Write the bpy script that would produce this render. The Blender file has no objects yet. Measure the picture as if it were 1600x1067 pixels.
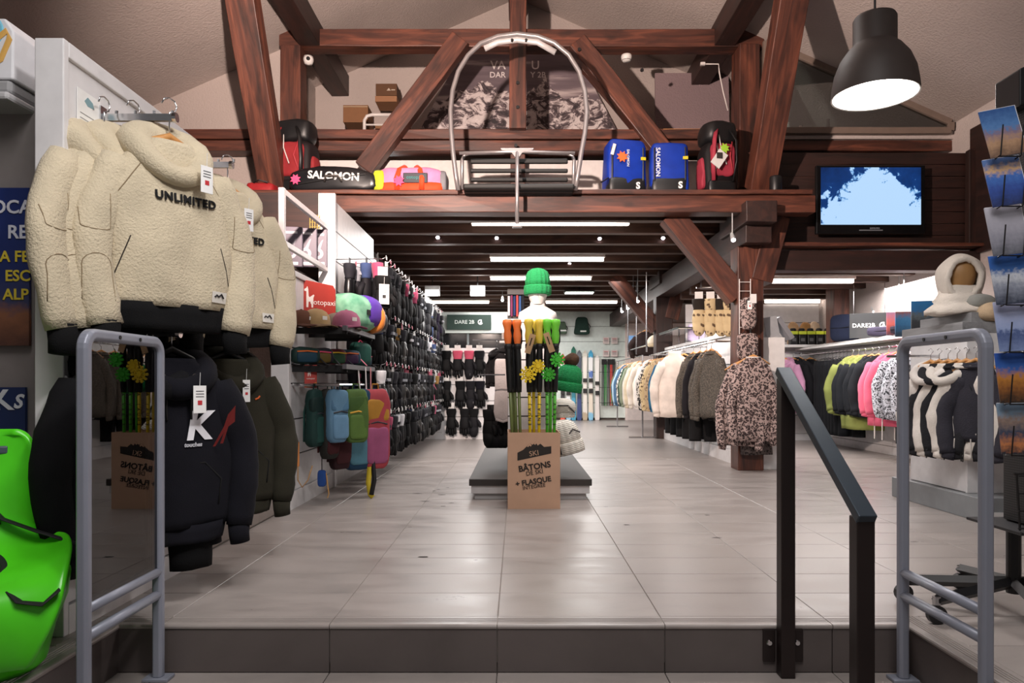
import bpy, bmesh, math, random
from mathutils import Vector, Matrix, noise
from mathutils.bvhtree import BVHTree
R = math.radians
S = bpy.context.scene
C = S.collection
# ---------------------------------------------------------------- camera
F, CX, CY, H = 1120.0, 808.0, 600.0, 0.866      # focal length in px, vanishing point, eye height over the shop floor
cam = bpy.data.cameras.new('camera'); cam_o = bpy.data.objects.new('camera', cam); C.objects.link(cam_o)
cam_o.location = (0, 0, H); cam_o.rotation_euler = (R(90), 0, 0)
cam.sensor_width = 36; cam.lens = F / 1600 * 36
cam.shift_x = -(CX - 800) / 1600; cam.shift_y = (CY - 533.5) / 1600
cam.clip_start = 0.05; cam.clip_end = 100
S.camera = cam_o
# ---------------------------------------------------------------- world and large lights
S.view_settings.view_transform = 'Standard'; S.view_settings.look = 'None'
S.view_settings.gamma = 1; S.view_settings.use_curve_mapping = False
S.view_settings.exposure = 0.0
w = bpy.data.worlds.new('world'); S.world = w; w.use_nodes = True
w.node_tree.nodes['Background'].inputs[0].default_value = (1.0, 0.97, 0.96, 1)
w.node_tree.nodes['Background'].inputs[1].default_value = 0.14
def light(kind, name, loc, target, power, col=(1, 1, 1), size=.1, size_y=None, angle=60, blend=.5, spread=180):
    l = bpy.data.lights.new(name, kind); l.energy = power; l.color = col
    if kind == 'AREA':
        l.size = size; l.spread = R(spread)
        if size_y: l.shape = 'RECTANGLE'; l.size_y = size_y
    else: l.shadow_soft_size = size
    if kind == 'SPOT': l.spot_size = R(angle); l.spot_blend = blend
    o = bpy.data.objects.new(name, l); C.objects.link(o); o.location = loc
    o.rotation_euler = (Vector(target) - Vector(loc)).to_track_quat('-Z', 'Y').to_euler()
    return o
WARM = (1, .80, .70); NEUT = (1, .955, .935)
light('SPOT', 'truss_flood', (-1.0, 3.0, 2.95), (.1, 8.2, 4.35), 1500, WARM, .05, angle=114, blend=.6)
light('AREA', 'entrance_fill', (.2, .6, 3.9), (.1, 2.6, 0), 52, NEUT, 2.2, 1.6, spread=115)  # added overhead fill for the foreground, in place of unseen pendants
light('SPOT', 'hoodie_flood', (.5, 1.0, 3.1), (-1.5, 2.9, 1.4), 150, NEUT, .15, angle=60, blend=.8)
light('AREA', 'aisle_light', (-.6, 8.6, 2.5), (-.6, 8.6, 0), 75, (1, .97, .95), 2.4, 1.8)
light('AREA', 'rear_light', (.4, 13.5, 2.5), (.4, 13.5, 0), 270, (1, .97, .95), 2.5, 5.0)
light('AREA', 'gallery_light', (-1.0, 9.2, 2.5), (-1.7, 8.2, 1.0), 16, (1, .97, .95), .4, 3.0)
light('AREA', 'side_bay_light', (3.3, 8.6, 2.02), (3.4, 8.6, 0), 125, (1, .93, .90), 1.2, 3.0)
light('AREA', 'mid_light', (.6, 5.6, 4.4), (.6, 5.6, 0), 52, (1, .97, .95), 1.5, 1.5, spread=110)

# ---------------------------------------------------------------- helpers
def at(px, py, d):
    "world point seen at photo pixel (px, py) that stands at distance d"
    return Vector(((px - CX) * d / F, d, H - (py - CY) * d / F))
def lin(h):
    h = h.lstrip('#')
    o = []
    for i in (0, 2, 4):
        c = int(h[i:i+2], 16) / 255
        o.append(c / 12.92 if c <= .04045 else ((c + .055) / 1.055) ** 2.4)
    return (o[0], o[1], o[2], 1)
class N:
    "tiny node-graph helper"
    def __init__(s, m): s.t = m.node_tree; s.b = s.t.nodes['Principled BSDF']
    def new(s, typ, **kw):
        n = s.t.nodes.new(typ)
        for k, v in kw.items():
            if k.startswith('i_'): n.inputs[k[2:].replace('_', ' ')].default_value = v
            else: setattr(n, k, v)
        return n
    def link(s, a, b): s.t.links.new(a, b)
    def coord(s, scale=(1, 1, 1), kind='Object', loc=(0, 0, 0), rot=(0, 0, 0)):
        t = s.new('ShaderNodeTexCoord'); m = s.new('ShaderNodeMapping')
        m.inputs['Scale'].default_value = scale; m.inputs['Location'].default_value = loc; m.inputs['Rotation'].default_value = rot
        s.link(t.outputs[kind], m.inputs[0]); return m.outputs[0]
    def noise(s, vec, scale, detail=3, rough=.5, dist=0):
        n = s.new('ShaderNodeTexNoise'); n.inputs['Scale'].default_value = scale; n.inputs['Detail'].default_value = detail
        n.inputs['Roughness'].default_value = rough; n.inputs['Distortion'].default_value = dist
        s.link(vec, n.inputs['Vector']); return n.outputs['Fac']
    def ramp(s, fac, stops, interp='LINEAR'):
        n = s.new('ShaderNodeValToRGB'); e = n.color_ramp.elements; n.color_ramp.interpolation = interp
        while len(e) > 1: e.remove(e[-1])
        e[0].position = stops[0][0]; e[0].color = stops[0][1]
        for p, c in stops[1:]:
            q = e.new(p); q.color = c
        s.link(fac, n.inputs[0]); return n.outputs[0]
    def mix(s, fac, a, b, mode='MIX'):
        n = s.new('ShaderNodeMix', data_type='RGBA', blend_type=mode)
        for sock, v in ((0, fac), (6, a), (7, b)):
            if hasattr(v, 'is_output'): s.link(v, n.inputs[sock])
            else: n.inputs[sock].default_value = v
        return n.outputs[2]
    def math(s, op, a, b=0.0):
        n = s.new('ShaderNodeMath', operation=op)
        for i, v in enumerate((a, b)):
            if hasattr(v, 'is_output'): s.link(v, n.inputs[i])
            else: n.inputs[i].default_value = v
        return n.outputs[0]
    def bump(s, h, strength=.3, dist=.01):
        n = s.new('ShaderNodeBump'); n.inputs['Strength'].default_value = strength; n.inputs['Distance'].default_value = dist
        s.link(h, n.inputs['Height']); s.link(n.outputs[0], s.b.inputs['Normal'])
    def base(s, c): s.link(c, s.b.inputs['Base Color'])
MATS = {}
def newmat(key, rough=.6, metal=0.0):
    m = bpy.data.materials.new(key); m.use_nodes = True; g = N(m)
    g.b.inputs['Roughness'].default_value = rough; g.b.inputs['Metallic'].default_value = metal
    MATS[key] = m; return m, g
def dark(c, f): return (c[0]*f, c[1]*f, c[2]*f, 1)
def plain(col, rough=.5, metal=0.0, var=.06, sc=14):
    "painted / moulded surface with a slight cloudy variation"
    key = 'plain_%s_%.2f_%.1f' % (col, rough, metal)
    if key in MATS: return MATS[key]
    m, g = newmat(key, rough, metal); c = lin(col)
    f = g.noise(g.coord(), sc, 4); g.base(g.ramp(f, [(.3, dark(c, 1 - var)), (.7, dark(c, 1 + var))])); return m
def fabric(col, fuzz=180, strength=.35, rough=.95, var=.14, col2=None):
    key = 'fabric_%s_%d_%s' % (col, fuzz, col2)
    if key in MATS: return MATS[key]
    m, g = newmat(key, rough); c = lin(col); co = g.coord()
    f = g.noise(co, 9, 3)
    a, b = dark(c, 1 - var), dark(c, 1 + var)
    if col2: b = lin(col2)
    g.base(g.ramp(f, [(.3, a), (.7, b)]))
    g.bump(g.noise(co, fuzz, 3, .6), strength, .006); g.b.inputs['Sheen Weight'].default_value = .12 if sum(c[:3]) > .6 else 0.0; g.b.inputs['Specular IOR Level'].default_value = .25
    return m
def emit(col, strength):
    key = 'emit_%s_%.1f' % (col, strength)
    if key in MATS: return MATS[key]
    m, g = newmat(key); c = lin(col)
    g.b.inputs['Base Color'].default_value = c
    g.b.inputs['Emission Color'].default_value = c; g.b.inputs['Emission Strength'].default_value = strength; return m
def glass(key='glass', col='e8f0f0', alpha=.12, rough=.02):
    if key in MATS: return MATS[key]
    m, g = newmat(key, rough); nt = m.node_tree
    out = nt.nodes['Material Output']; tr = nt.nodes.new('ShaderNodeBsdfTransparent'); gl = nt.nodes.new('ShaderNodeBsdfGlossy'); mx = nt.nodes.new('ShaderNodeMixShader')
    gl.inputs['Roughness'].default_value = rough; tr.inputs[0].default_value = lin(col)
    fr = nt.nodes.new('ShaderNodeFresnel'); fr.inputs[0].default_value = 1.5
    ad = nt.nodes.new('ShaderNodeMath'); ad.operation = 'ADD'; ad.inputs[1].default_value = alpha
    nt.links.new(fr.outputs[0], ad.inputs[0]); nt.links.new(ad.outputs[0], mx.inputs[0])
    nt.links.new(tr.outputs[0], mx.inputs[1]); nt.links.new(gl.outputs[0], mx.inputs[2]); nt.links.new(mx.outputs[0], out.inputs[0]); return m
def wood(key, c0, c1, c2, rough=.55, scale=1.0, coat=.15):
    if key in MATS: return MATS[key]
    m, g = newmat(key, rough); co = g.coord((scale*.9, scale*9, scale*9))
    inf = g.new('ShaderNodeObjectInfo'); va = g.new('ShaderNodeVectorMath', operation='ADD')
    sc = g.new('ShaderNodeVectorMath', operation='SCALE'); g.link(inf.outputs['Location'], sc.inputs[0]); sc.inputs['Scale'].default_value = 3.7
    g.link(co, va.inputs[0]); g.link(sc.outputs[0], va.inputs[1]); v = va.outputs[0]
    f = g.noise(v, 1.6, 6, .6, .8); base = g.ramp(f, [(.25, lin(c0)), (.5, lin(c1)), (.75, lin(c2))])
    k = g.noise(g.coord((scale*2.2, scale*5, scale*5)), 1.3, 2); kn = g.ramp(k, [(.60, (0, 0, 0, 1)), (.72, (1, 1, 1, 1))])
    g.base(g.mix(g.math('MULTIPLY', kn, .65), base, lin(c0)))
    g.bump(f, .25, .01); g.b.inputs['Coat Weight'].default_value = coat; g.b.inputs['Coat Roughness'].default_value = .35
    return m
CUR = [None]
class MB:
    def __init__(s): s.v = []; s.f = []
    def add(s, vs, fs):
        o = len(s.v); s.v += [tuple(p) for p in vs]; s.f += [tuple(i + o for i in f) for f in fs]; return s
    def box(s, c, d, rot=None):
        hx, hy, hz = d[0]/2, d[1]/2, d[2]/2; c = Vector(c)
        vs = [Vector((x, y, z)) for x in (-hx, hx) for y in (-hy, hy) for z in (-hz, hz)]
        if rot is not None: vs = [rot @ q for q in vs]
        return s.add([c + q for q in vs], [(0, 1, 3, 2), (4, 6, 7, 5), (0, 4, 5, 1), (2, 3, 7, 6), (0, 2, 6, 4), (1, 5, 7, 3)])
    def mm(s, x0, x1, y0, y1, z0, z1): return s.box(((x0+x1)/2, (y0+y1)/2, (z0+z1)/2), (x1-x0, y1-y0, z1-z0))
    def loft(s, rings, cap=True, close=True):
        n = len(rings[0]); vs = [p for r in rings for p in r]; fs = []
        for i in range(len(rings)-1):
            for j in range(n if close else n-1):
                k = (j+1) % n; fs.append((i*n+j, i*n+k, (i+1)*n+k, (i+1)*n+j))
        if cap and close: fs.append(tuple(reversed(range(n)))); fs.append(tuple((len(rings)-1)*n + j for j in range(n)))
        return s.add(vs, fs)
    def tube(s, pts, r, n=8, closed=False, flat=1.0, up=None):
        pts = [Vector(p) for p in pts]; L = len(pts); rings = []; prev = None
        for i, p in enumerate(pts):
            a = pts[i-1] if (i > 0 or closed) else p; b = pts[(i+1) % L] if (i < L-1 or closed) else p
            t = (b - a)
            if t.length < 1e-9: t = Vector((0, 0, 1))
            t.normalize()
            if prev is None:
                u = Vector(up) if up else (Vector((0, 0, 1)) if abs(t.z) < .9 else Vector((0, 1, 0)))
            else: u = prev
            u = (u - t * u.dot(t)); u.normalize(); prev = u; w_ = t.cross(u)
            rr = r[i] if isinstance(r, (list, tuple)) else r
            rings.append([p + (u * math.cos(2*math.pi*j/n) * flat + w_ * math.sin(2*math.pi*j/n)) * rr for j in range(n)])
        if closed:
            rings.append(rings[0]); return s.loft(rings, cap=False)
        return s.loft(rings)
    def cyl(s, p0, p1, r0, r1=None, n=16): return s.tube([p0, p1], [r0, r0 if r1 is None else r1], n)
    def lathe(s, prof, n=24, c=(0, 0, 0), close=False, sx=1, sy=1):
        rings = [[Vector((c[0] + r*sx*math.cos(2*math.pi*j/n), c[1] + r*sy*math.sin(2*math.pi*j/n), c[2] + z)) for j in range(n)] for r, z in prof]
        return s.loft(rings, cap=close)
    def prism(s, poly, y0, y1):
        "polygon in the x-z plane pulled from y0 to y1"
        n = len(poly); vs = [(x, y0, z) for x, z in poly] + [(x, y1, z) for x, z in poly]
        return s.add(vs, [tuple(range(n)), tuple(reversed(range(n, 2*n)))] + [((i+1) % n, i, n+i, n+(i+1) % n) for i in range(n)])
    def xf(s, M):
        s.v = [tuple(M @ Vector(p)) for p in s.v]; return s
    def mesh(s, name='mesh', smooth=False):
        me = bpy.data.meshes.new(name); me.from_pydata(s.v, [], s.f); me.materials.append(None)
        bm = bmesh.new(); bm.from_mesh(me); bmesh.ops.recalc_face_normals(bm, faces=bm.faces); bm.to_mesh(me); bm.free()
        if smooth:
            me.polygons.foreach_set('use_smooth', [True]*len(me.polygons))
        me.update(); return me
    def build(s, name, mat, parent=None, smooth=False, bevel=0, sub=0, loc=None, rot=None, label=None):
        o = put(s.mesh(name, smooth), name, mat, parent, loc, rot, label=label)
        if bevel:
            b = o.modifiers.new('bevel', 'BEVEL'); b.width = bevel; b.segments = 2; b.limit_method = 'ANGLE'
        if sub:
            b = o.modifiers.new('sub', 'SUBSURF'); b.levels = sub; b.render_levels = sub
        return o
def put(me, name, mat, parent=None, loc=None, rot=None, scale=None, label=None):
    o = bpy.data.objects.new(name, me); C.objects.link(o)
    o.material_slots[0].link = 'OBJECT'; o.material_slots[0].material = mat
    if parent is not None: o.parent = parent
    if loc is not None: o.location = loc
    if rot is not None: o.rotation_euler = rot
    if scale is not None: o.scale = scale if hasattr(scale, '__len__') else (scale,)*3
    if label: o['label'] = label
    return o
def tag(o, label=None, cat=None, group=None, kind=None):
    if label: o['label'] = label
    if cat: o['category'] = cat
    if group: o['group'] = group
    if kind: o['kind'] = kind
    return o
def thing(name, label, cat, loc=(0, 0, 0), rz=0, group=None, kind=None, rot=None):
    o = bpy.data.objects.new(name, None); C.objects.link(o); o.location = loc
    o.rotation_euler = rot if rot else (0, 0, rz); o.empty_display_size = .1
    return tag(o, label, cat, group, kind)
def copy_tree(o, parent=None):
    c = o.copy(); C.objects.link(c)
    if parent is not None: c.parent = parent
    for ch in o.children: copy_tree(ch, c)
    return c
FONT = bpy.data.fonts.load('<builtin>') if False else None
TXT = {}
def text_mesh(body, size=.1, bold=.0, shear=0.0, depth=.001, align='CENTER', spacing=1.0):
    key = (body, size, bold, shear, depth, align, spacing)
    if key in TXT: return TXT[key]
    cu = bpy.data.curves.new('txt', 'FONT'); cu.body = body; cu.size = size; cu.offset = bold*size; cu.shear = shear; cu.extrude = depth
    cu.align_x = align; cu.align_y = 'CENTER'; cu.space_character = spacing; cu.resolution_u = 3
    ob = bpy.data.objects.new('txt', cu); C.objects.link(ob)
    dg = bpy.context.evaluated_depsgraph_get(); me = bpy.data.meshes.new_from_object(ob.evaluated_get(dg))
    me.materials.clear(); me.materials.append(None)
    bpy.data.objects.remove(ob); bpy.data.curves.remove(cu); TXT[key] = me; return me
def text(body, name, mat, parent, loc, size, rz=0, rx=90, ry=0, width=None, label=None, **kw):
    "lettering that faces -y of its parent"
    me = text_mesh(body, size, **kw); sc = 1
    if width:
        xs = [v.co.x for v in me.vertices]; sc = width / (max(xs) - min(xs))
    o = put(me, name, mat, parent, loc, None, (sc, 1, 1), label)
    o.rotation_euler = (Matrix.Rotation(R(rz), 3, 'Z') @ Matrix.Rotation(R(rx), 3, 'X') @ Matrix.Rotation(R(ry), 3, 'Z')).to_euler()
    return o
def project(o_mesh, mat4, target_mesh, off=.003, direction=Vector((0, 1, 0))):
    "new mesh: verts of o_mesh (placed by mat4) dropped onto target_mesh along direction"
    bvh = BVHTree.FromPolygons([v.co.copy() for v in target_mesh.vertices], [tuple(p.vertices) for p in target_mesh.polygons])
    me = o_mesh.copy(); z0 = min(v.co.z for v in me.vertices)
    bm = bmesh.new(); bm.from_mesh(me); bmesh.ops.triangulate(bm, faces=bm.faces)
    bmesh.ops.subdivide_edges(bm, edges=[e for e in bm.edges if e.calc_length() > .02], cuts=1, use_grid_fill=False)
    for v in bm.verts:
        h = v.co.z - z0; p = mat4 @ v.co; q = Vector(p); hit = bvh.ray_cast(q - direction*2, direction)
        v.co = (hit[0] - direction*(off + h)) if hit[0] else p
    bm.to_mesh(me); bm.free(); return me
def beam(name, p0, p1, w, h, mat, parent=None, bevel=.008, label=None, roll=0, wob=.004):
    "squared timber whose grain runs along local x"
    p0, p1 = Vector(p0), Vector(p1); L = (p1 - p0).length; t = (p1 - p0).normalized()
    up = Vector((0, 0, 1)) if abs(t.z) < .95 else Vector((0, 1, 0))
    y = up.cross(t).normalized(); z = t.cross(y)
    M = Matrix((t, y, z)).transposed().to_4x4() @ Matrix.Rotation(roll, 4, 'X'); M.translation = (p0 + p1)/2
    n = max(2, int(L/.5)); rnd = random.Random(int(L*1000)); rings = []
    for i in range(n+1):
        x = -L/2 + L*i/n; a = [rnd.uniform(-wob, wob) for _ in range(4)]
        rings.append([Vector((x, -w/2+a[0], -h/2+a[1])), Vector((x, w/2+a[1], -h/2+a[2])), Vector((x, w/2+a[2], h/2+a[3])), Vector((x, -w/2+a[3], h/2+a[0]))])
    o = MB().loft(rings).build(name, mat, parent, bevel=bevel, label=label)
    o.matrix_local = M; return o
ORD = ['first', 'second', 'third', 'fourth', 'fifth', 'sixth', 'seventh', 'eighth', 'ninth', 'tenth', 'eleventh', 'twelfth', 'thirteenth', 'fourteenth', 'fifteenth',
       'sixteenth', 'seventeenth', 'eighteenth', 'nineteenth', 'twentieth', 'twenty-first', 'twenty-second', 'twenty-third', 'twenty-fourth', 'twenty-fifth', 'twenty-sixth', 'twenty-seventh', 'twenty-eighth', 'twenty-ninth', 'thirtieth']
rnd = random.Random(7)
# ================================================================ setting
WOOD = wood('stained_timber', '1c0d09', '502a1e', '7e4733')
WOODD = wood('dark_timber', '170c09', '2c1712', '3d211a', .6)
PLANK = wood('ceiling_planks', '2c1c16', '543828', '6c4a38', .6); JOIST = wood('joist_timber', '241712', '4a3024', '5c3d2e', .6)
def stucco(key, c):
    m, g = newmat(key, .95); co = g.coord()
    f = g.noise(co, 45, 4, .6); f2 = g.noise(co, 1.2, 2); cc = lin(c)
    g.base(g.ramp(f2, [(.3, dark(cc, .93)), (.7, dark(cc, 1.06))])); g.bump(f, .8, .012); return m
STUCCO = stucco('stucco', 'b3a6a0'); STUCCO2 = stucco('smooth_render', 'c9bdb8')
WHITE = plain('dcdadb', .45); WHITE2 = plain('e6e4e3', .4); GROOVE = plain('1c1a1b', .6); BLACK = plain('0d0d0f', .5)
def tile_mat(key, c, rough=.32):
    m, g = newmat(key, rough); co = g.coord(); cc = lin(c)
    inf = g.new('ShaderNodeObjectInfo'); va = g.new('ShaderNodeVectorMath', operation='ADD'); sc = g.new('ShaderNodeVectorMath', operation='SCALE')
    g.link(inf.outputs['Location'], sc.inputs[0]); sc.inputs['Scale'].default_value = 1.0
    g.link(co, va.inputs[0]); g.link(sc.outputs[0], va.inputs[1])
    mp = g.new('ShaderNodeMapping'); mp.inputs['Scale'].default_value = (1, 2.6, 1); g.link(va.outputs[0], mp.inputs[0])
    f = g.noise(mp.outputs[0], 2.6, 7, .6, .4); base = g.ramp(f, [(.3, dark(cc, .84)), (.5, cc), (.72, dark(cc, 1.12))])
    r = g.math('MULTIPLY_ADD', inf.outputs['Random'], .1)
    n = r.node; n.inputs[2].default_value = .95
    mul = g.new('ShaderNodeVectorMath', operation='SCALE'); g.link(base, mul.inputs[0]); g.link(r, mul.inputs['Scale'])
    g.base(mul.outputs[0])
    rr = g.ramp(f, [(.3, (rough*.85,)*3 + (1,)), (.7, (rough*1.3,)*3 + (1,))]); g.link(rr, g.b.inputs['Roughness'])
    g.bump(g.noise(co, 60, 3), .05, .004); return m
TILE = tile_mat('floor_tile', '968e8a'); RISER = tile_mat('riser_tile', '5a5250', .4); GROUT = plain('8f8781', .9); LEDGE = tile_mat('ledge_tile', '837973', .4)
STEP_Y, WL, WR, PX0, PIT = 2.587, -1.44, 1.41, -.072, .604
floor = thing('floor', 'light grey rectangular stone-look floor tiles laid across the whole shop', 'floor', kind='structure')
g_ = MB().mm(-5, 4.75, 8.40, 17.5, -.12, -.001); 
def far_tile():
    m, g = newmat('far_tiles', .32); co = g.coord((1/.604, 1/.3, 1), loc=(.12, .0, 0))
    br = g.new('ShaderNodeTexBrick'); br.offset = 0; br.inputs['Scale'].default_value = 1; br.inputs['Mortar Size'].default_value = .006
    br.inputs['Brick Width'].default_value = 1; br.inputs['Row Height'].default_value = 1
    c = lin('968e8a'); br.inputs['Color1'].default_value = dark(c, .96); br.inputs['Color2'].default_value = dark(c, 1.04); br.inputs['Mortar'].default_value = lin('7d756f')
    g.link(co, br.inputs['Vector']); f = g.noise(g.coord((1, 2.6, 1)), 2.6, 7, .6, .4)
    g.base(g.mix(.35, br.outputs[0], g.ramp(f, [(.3, dark(c, .8)), (.7, dark(c, 1.15))]), 'MIX')); return m
g_.build('far_tiles', far_tile(), floor)
MB().mm(-5, 4.75, STEP_Y+.005, 8.40, -.14, -.004).build('screed', GROUT, floor)
MB().mm(-5, WL+.0, -2, STEP_Y+.005, -.36, -.004).build('screed', GROUT, floor)
MB().mm(WR, 4.75, -2, STEP_Y+.005, -.36, -.004).build('screed', GROUT, floor)
MB().mm(WL, WR, STEP_Y+.012, STEP_Y+.3, -.36, -.02).build('screed', GROUT, floor)
tmesh = {}
def tile(x0, x1, y0, y1, m=TILE, z=0.0, th=.009, name='tile'):
    k = (round(x1-x0, 3), round(y1-y0, 3), th)
    if k not in tmesh:
        a, b, c = (x1-x0)/2-.0015, (y1-y0)/2-.0015, .0015
        vs = [(-a, -b, -th), (a, -b, -th), (a, b, -th), (-a, b, -th), (-a, -b, -c), (a, -b, -c), (a, b, -c), (-a, b, -c), (-a+c, -b+c, 0), (a-c, -b+c, 0), (a-c, b-c, 0), (-a+c, b-c, 0)]
        fs = [(8, 9, 10, 11)] + [(i, (i+1) % 4, 4+(i+1) % 4, 4+i) for i in range(4)] + [(4+i, 4+(i+1) % 4, 8+(i+1) % 4, 8+i) for i in range(4)]
        tmesh[k] = MB().add(vs, fs).mesh('tile')
    return put(tmesh[k], name, m, floor, ((x0+x1)/2, (y0+y1)/2, z))
NOSE = .085
nb = MB()
row = 0; y = STEP_Y + NOSE
while y < 8.3:
    for k in range(-3, 8):
        x0 = PX0 + (k-1)*PIT; x1 = x0 + PIT
        if x0 > min(4.7, .72*y + .3) or x1 < max(-1.75 if y < 4.9 else -1.62, -.74*y): continue
        tile(x0, x1, y, y+.3)
    y += .3
    row += 1
def nosing(a, b, axis, pos, inward):
    "ribbed edge tile from a to b; the edge sits at pos and the tread runs to the side 'inward'"
    prof = [(-.008, -.014), (-.009, -.007), (-.006, -.002), (0, 0)]
    for q in (.022, .034, .046, .058): prof += [(q, 0), (q+.0015, -.0035), (q+.0045, -.0035), (q+.006, 0)]
    prof += [(NOSE-.002, 0), (NOSE-.002, -.014)]
    a += .0015; b -= .0015; rings = []
    for t in (a, b):
        rings.append([Vector((t, pos + inward*q, z)) if axis == 'x' else Vector((pos + inward*q, t, z)) for q, z in prof])
    return MB().loft(rings).build('nosing_tile', TILE, floor)
def seams(lo, hi, off=PX0, pit=PIT):
    k0 = math.floor((lo - off)/pit) ; out = [lo]
    for k in range(k0, k0+40):
        x = off + k*pit
        if lo + .03 < x < hi - .03: out.append(x)
    return out + [hi]
sx = seams(WL, WR)
for a, b in zip(sx, sx[1:]):
    nosing(a, b, 'x', STEP_Y, 1)
    MB().mm(a+.0015, b-.0015, STEP_Y-.004, STEP_Y+.008, -.173, -.0135).build('riser_tile', RISER, floor, bevel=.002)
sy = seams(.6, STEP_Y + NOSE, STEP_Y + NOSE)
for a, b in zip(sy, sy[1:]):
    nosing(a, b, 'y', WR, 1); nosing(a, b, 'y', WL, -1)
    for q, e in ((WR, 1), (WL, -1)):
        MB().mm(min(q-.004*e, q+.006*e), max(q-.004*e, q+.006*e), a+.0015, b-.0015, -.345, -.0135).build('riser_tile', RISER, floor, bevel=.002)
for a, b in zip(sx, sx[1:]):                 # landing below the step
    MB().mm(a+.0015, b-.0015, 1.93, STEP_Y-.005, -.20, -.173).build('tread_tile', TILE, floor, bevel=.002)
MB().mm(WL, WR, 1.93, STEP_Y+.012, -.36, -.19).build('screed', GROUT, floor)
MB().mm(WL-.01, WR+.01, -2, 1.93, -.40, -.345).build('lower_floor', TILE, floor)
for j in range(5):
    y0 = STEP_Y + NOSE - .3*(j+1)
    for k in range(5): tile(WR + NOSE + PIT*k, WR + NOSE + PIT*(k+1), y0, y0+.3)
    for k in range(2): tile(WL - NOSE - PIT*(k+1), WL - NOSE - PIT*k, y0, y0+.3)
rs = random.Random(3)
for i, (px, py) in enumerate([(678,767),(690,773),(700,762),(663,783),(692,791),(652,771),(705,786),(685,765),(1105,805),(1120,840),(660,870),(980,820)]):   # dried mud on the tiles
    p = at(px, py, 970/(py-600)); n = 9; mb = MB(); r0 = rs.uniform(.008, .02)
    ring = [(r0*rs.uniform(.5, 1.3)*math.cos(2*math.pi*k/n)*1.8, r0*rs.uniform(.4, 1)*math.sin(2*math.pi*k/n), .0) for k in range(n)]
    mb.add(ring + [(0, 0, .002)], [(k, (k+1) % n, n) for k in range(n)]).build('mud_spot', plain('3c3735', .9), floor, loc=(p.x, p.y, .0006))

# ---- walls and roof
def struct(name, label, cat, mb, mat, **kw): return tag(mb.build(name, mat, **kw), label, cat, kind='structure')
ZR, SL = 5.76, .44
def roofz(x): return ZR - SL*abs(x)
struct('wall_left', 'plain rendered side wall at far left', 'wall', MB().mm(-5.0, -4.85, -2, 9, -.36, 3.65), STUCCO2)
struct('wall_right', 'pale rendered side wall behind the jackets at right', 'wall', MB().mm(4.72, 4.87, -2, 17.5, -.36, 3.7), STUCCO2)
roof = thing('ceiling', 'sloping rough plaster ceiling under the gable roof', 'ceiling', kind='structure')
for e in (-1, 1):
    vs = [(0, -2, ZR), (e*4.9, -2, roofz(4.9)), (e*4.9, 11.2, roofz(4.9)), (0, 11.2, ZR)]; vs += [(x, y_, z+.15) for x, y_, z in vs]
    MB().add(vs, [(0, 1, 2, 3), (4, 5, 6, 7), (0, 1, 5, 4), (1, 2, 6, 5), (2, 3, 7, 6), (3, 0, 4, 7)]).build('ceiling_slope', STUCCO, roof)
GY = 9.1
struct('wall_gable', 'rough plaster gable wall behind the loft truss', 'wall', MB().prism([(-2.62, 2.8), (2.75, 2.8), (2.75, roofz(2.75)), (0, ZR), (-2.62, roofz(2.62))], GY, GY+.1), STUCCO)
struct('wall_gable_side', 'rough plaster wall left of the loft truss', 'wall', MB().prism([(-4.85, 0), (-2.6, 0), (-2.6, roofz(2.6)), (-4.85, roofz(4.85))], 8.0, 8.1), STUCCO)
struct('wall_loft_return', 'short plaster return wall beside the loft', 'wall', MB().mm(-2.64, -2.56, 8.0, GY, 2.8, roofz(2.6)), STUCCO)
struct('wall_loft_knee', 'low white knee wall below the tie beam', 'wall', MB().mm(-2.6, 2.45, 7.93, 8.0, 2.77, 3.34), plain('d9d2cf', .8))
struct('wall_back', 'far back wall of the shop', 'wall', MB().mm(-5, 4.9, 17.45, 17.6, -.1, 3.0), STUCCO2)
struct('wall_passage', 'wall closing the side room behind the clothes', 'wall', MB().mm(-5, -1.75, 11.6, 11.7, 0, 2.8), STUCCO2)
struct('wall_loft_right', 'plaster wall of the side room behind the triangular window', 'wall', MB().mm(2.75, 4.75, 10.9, 11.0, 3.3, 4.6), STUCCO)

truss = thing('roof_truss', 'red-brown stained timber roof truss above the loft', 'truss', kind='structure')
YT = 7.86
zt = lambda py, d=YT: H - (py - CY)*d/F
xt = lambda px, d=YT: (px - CX)*d/F
beam('tie_beam', (-4.85, YT, (zt(206)+zt(222))/2), (4.72, YT, (zt(206)+zt(222))/2), .2, zt(206)-zt(222)-.006, WOOD, truss)
beam('tie_beam', (-4.85, YT+.01, (zt(223)+zt(240))/2), (4.72, YT+.01, (zt(223)+zt(240))/2), .2, zt(223)-zt(240)-.006, WOOD, truss)
beam('collar_beam', (xt(442), YT-.03, zt(67)), (xt(1188), YT-.03, zt(68)), .2, .19, WOOD, truss)
beam('king_post', (xt(809), YT-.05, zt(209)), (xt(809), YT-.05, 5.7), .18, .265, WOOD, truss)
beam('king_post', (xt(809), YT-.02, zt(300)), (xt(809), YT-.02, zt(240)), .16, .265, WOOD, truss)
beam('diagonal_strut', (xt(574), YT-.16, zt(272)), (xt(722), YT-.16, zt(74)), .15, .21, WOOD, truss)
beam('diagonal_strut', (xt(1035), YT-.1, zt(245)), (xt(900), YT-.1, zt(74)), .15, .2, WOOD, truss)
beam('diagonal_strut', (xt(1010), YT+.05, zt(215)), (xt(912), YT+.05, zt(100)), .1, .1, WOOD, truss)
beam('queen_post', (xt(460), YT-.03, zt(300)), (xt(460), YT-.03, zt(80)), .22, .24, WOOD, truss)
beam('queen_post', (xt(1163), YT-.03, zt(300)), (xt(1163), YT-.03, zt(80)), .22, .30, WOOD, truss)
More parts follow.
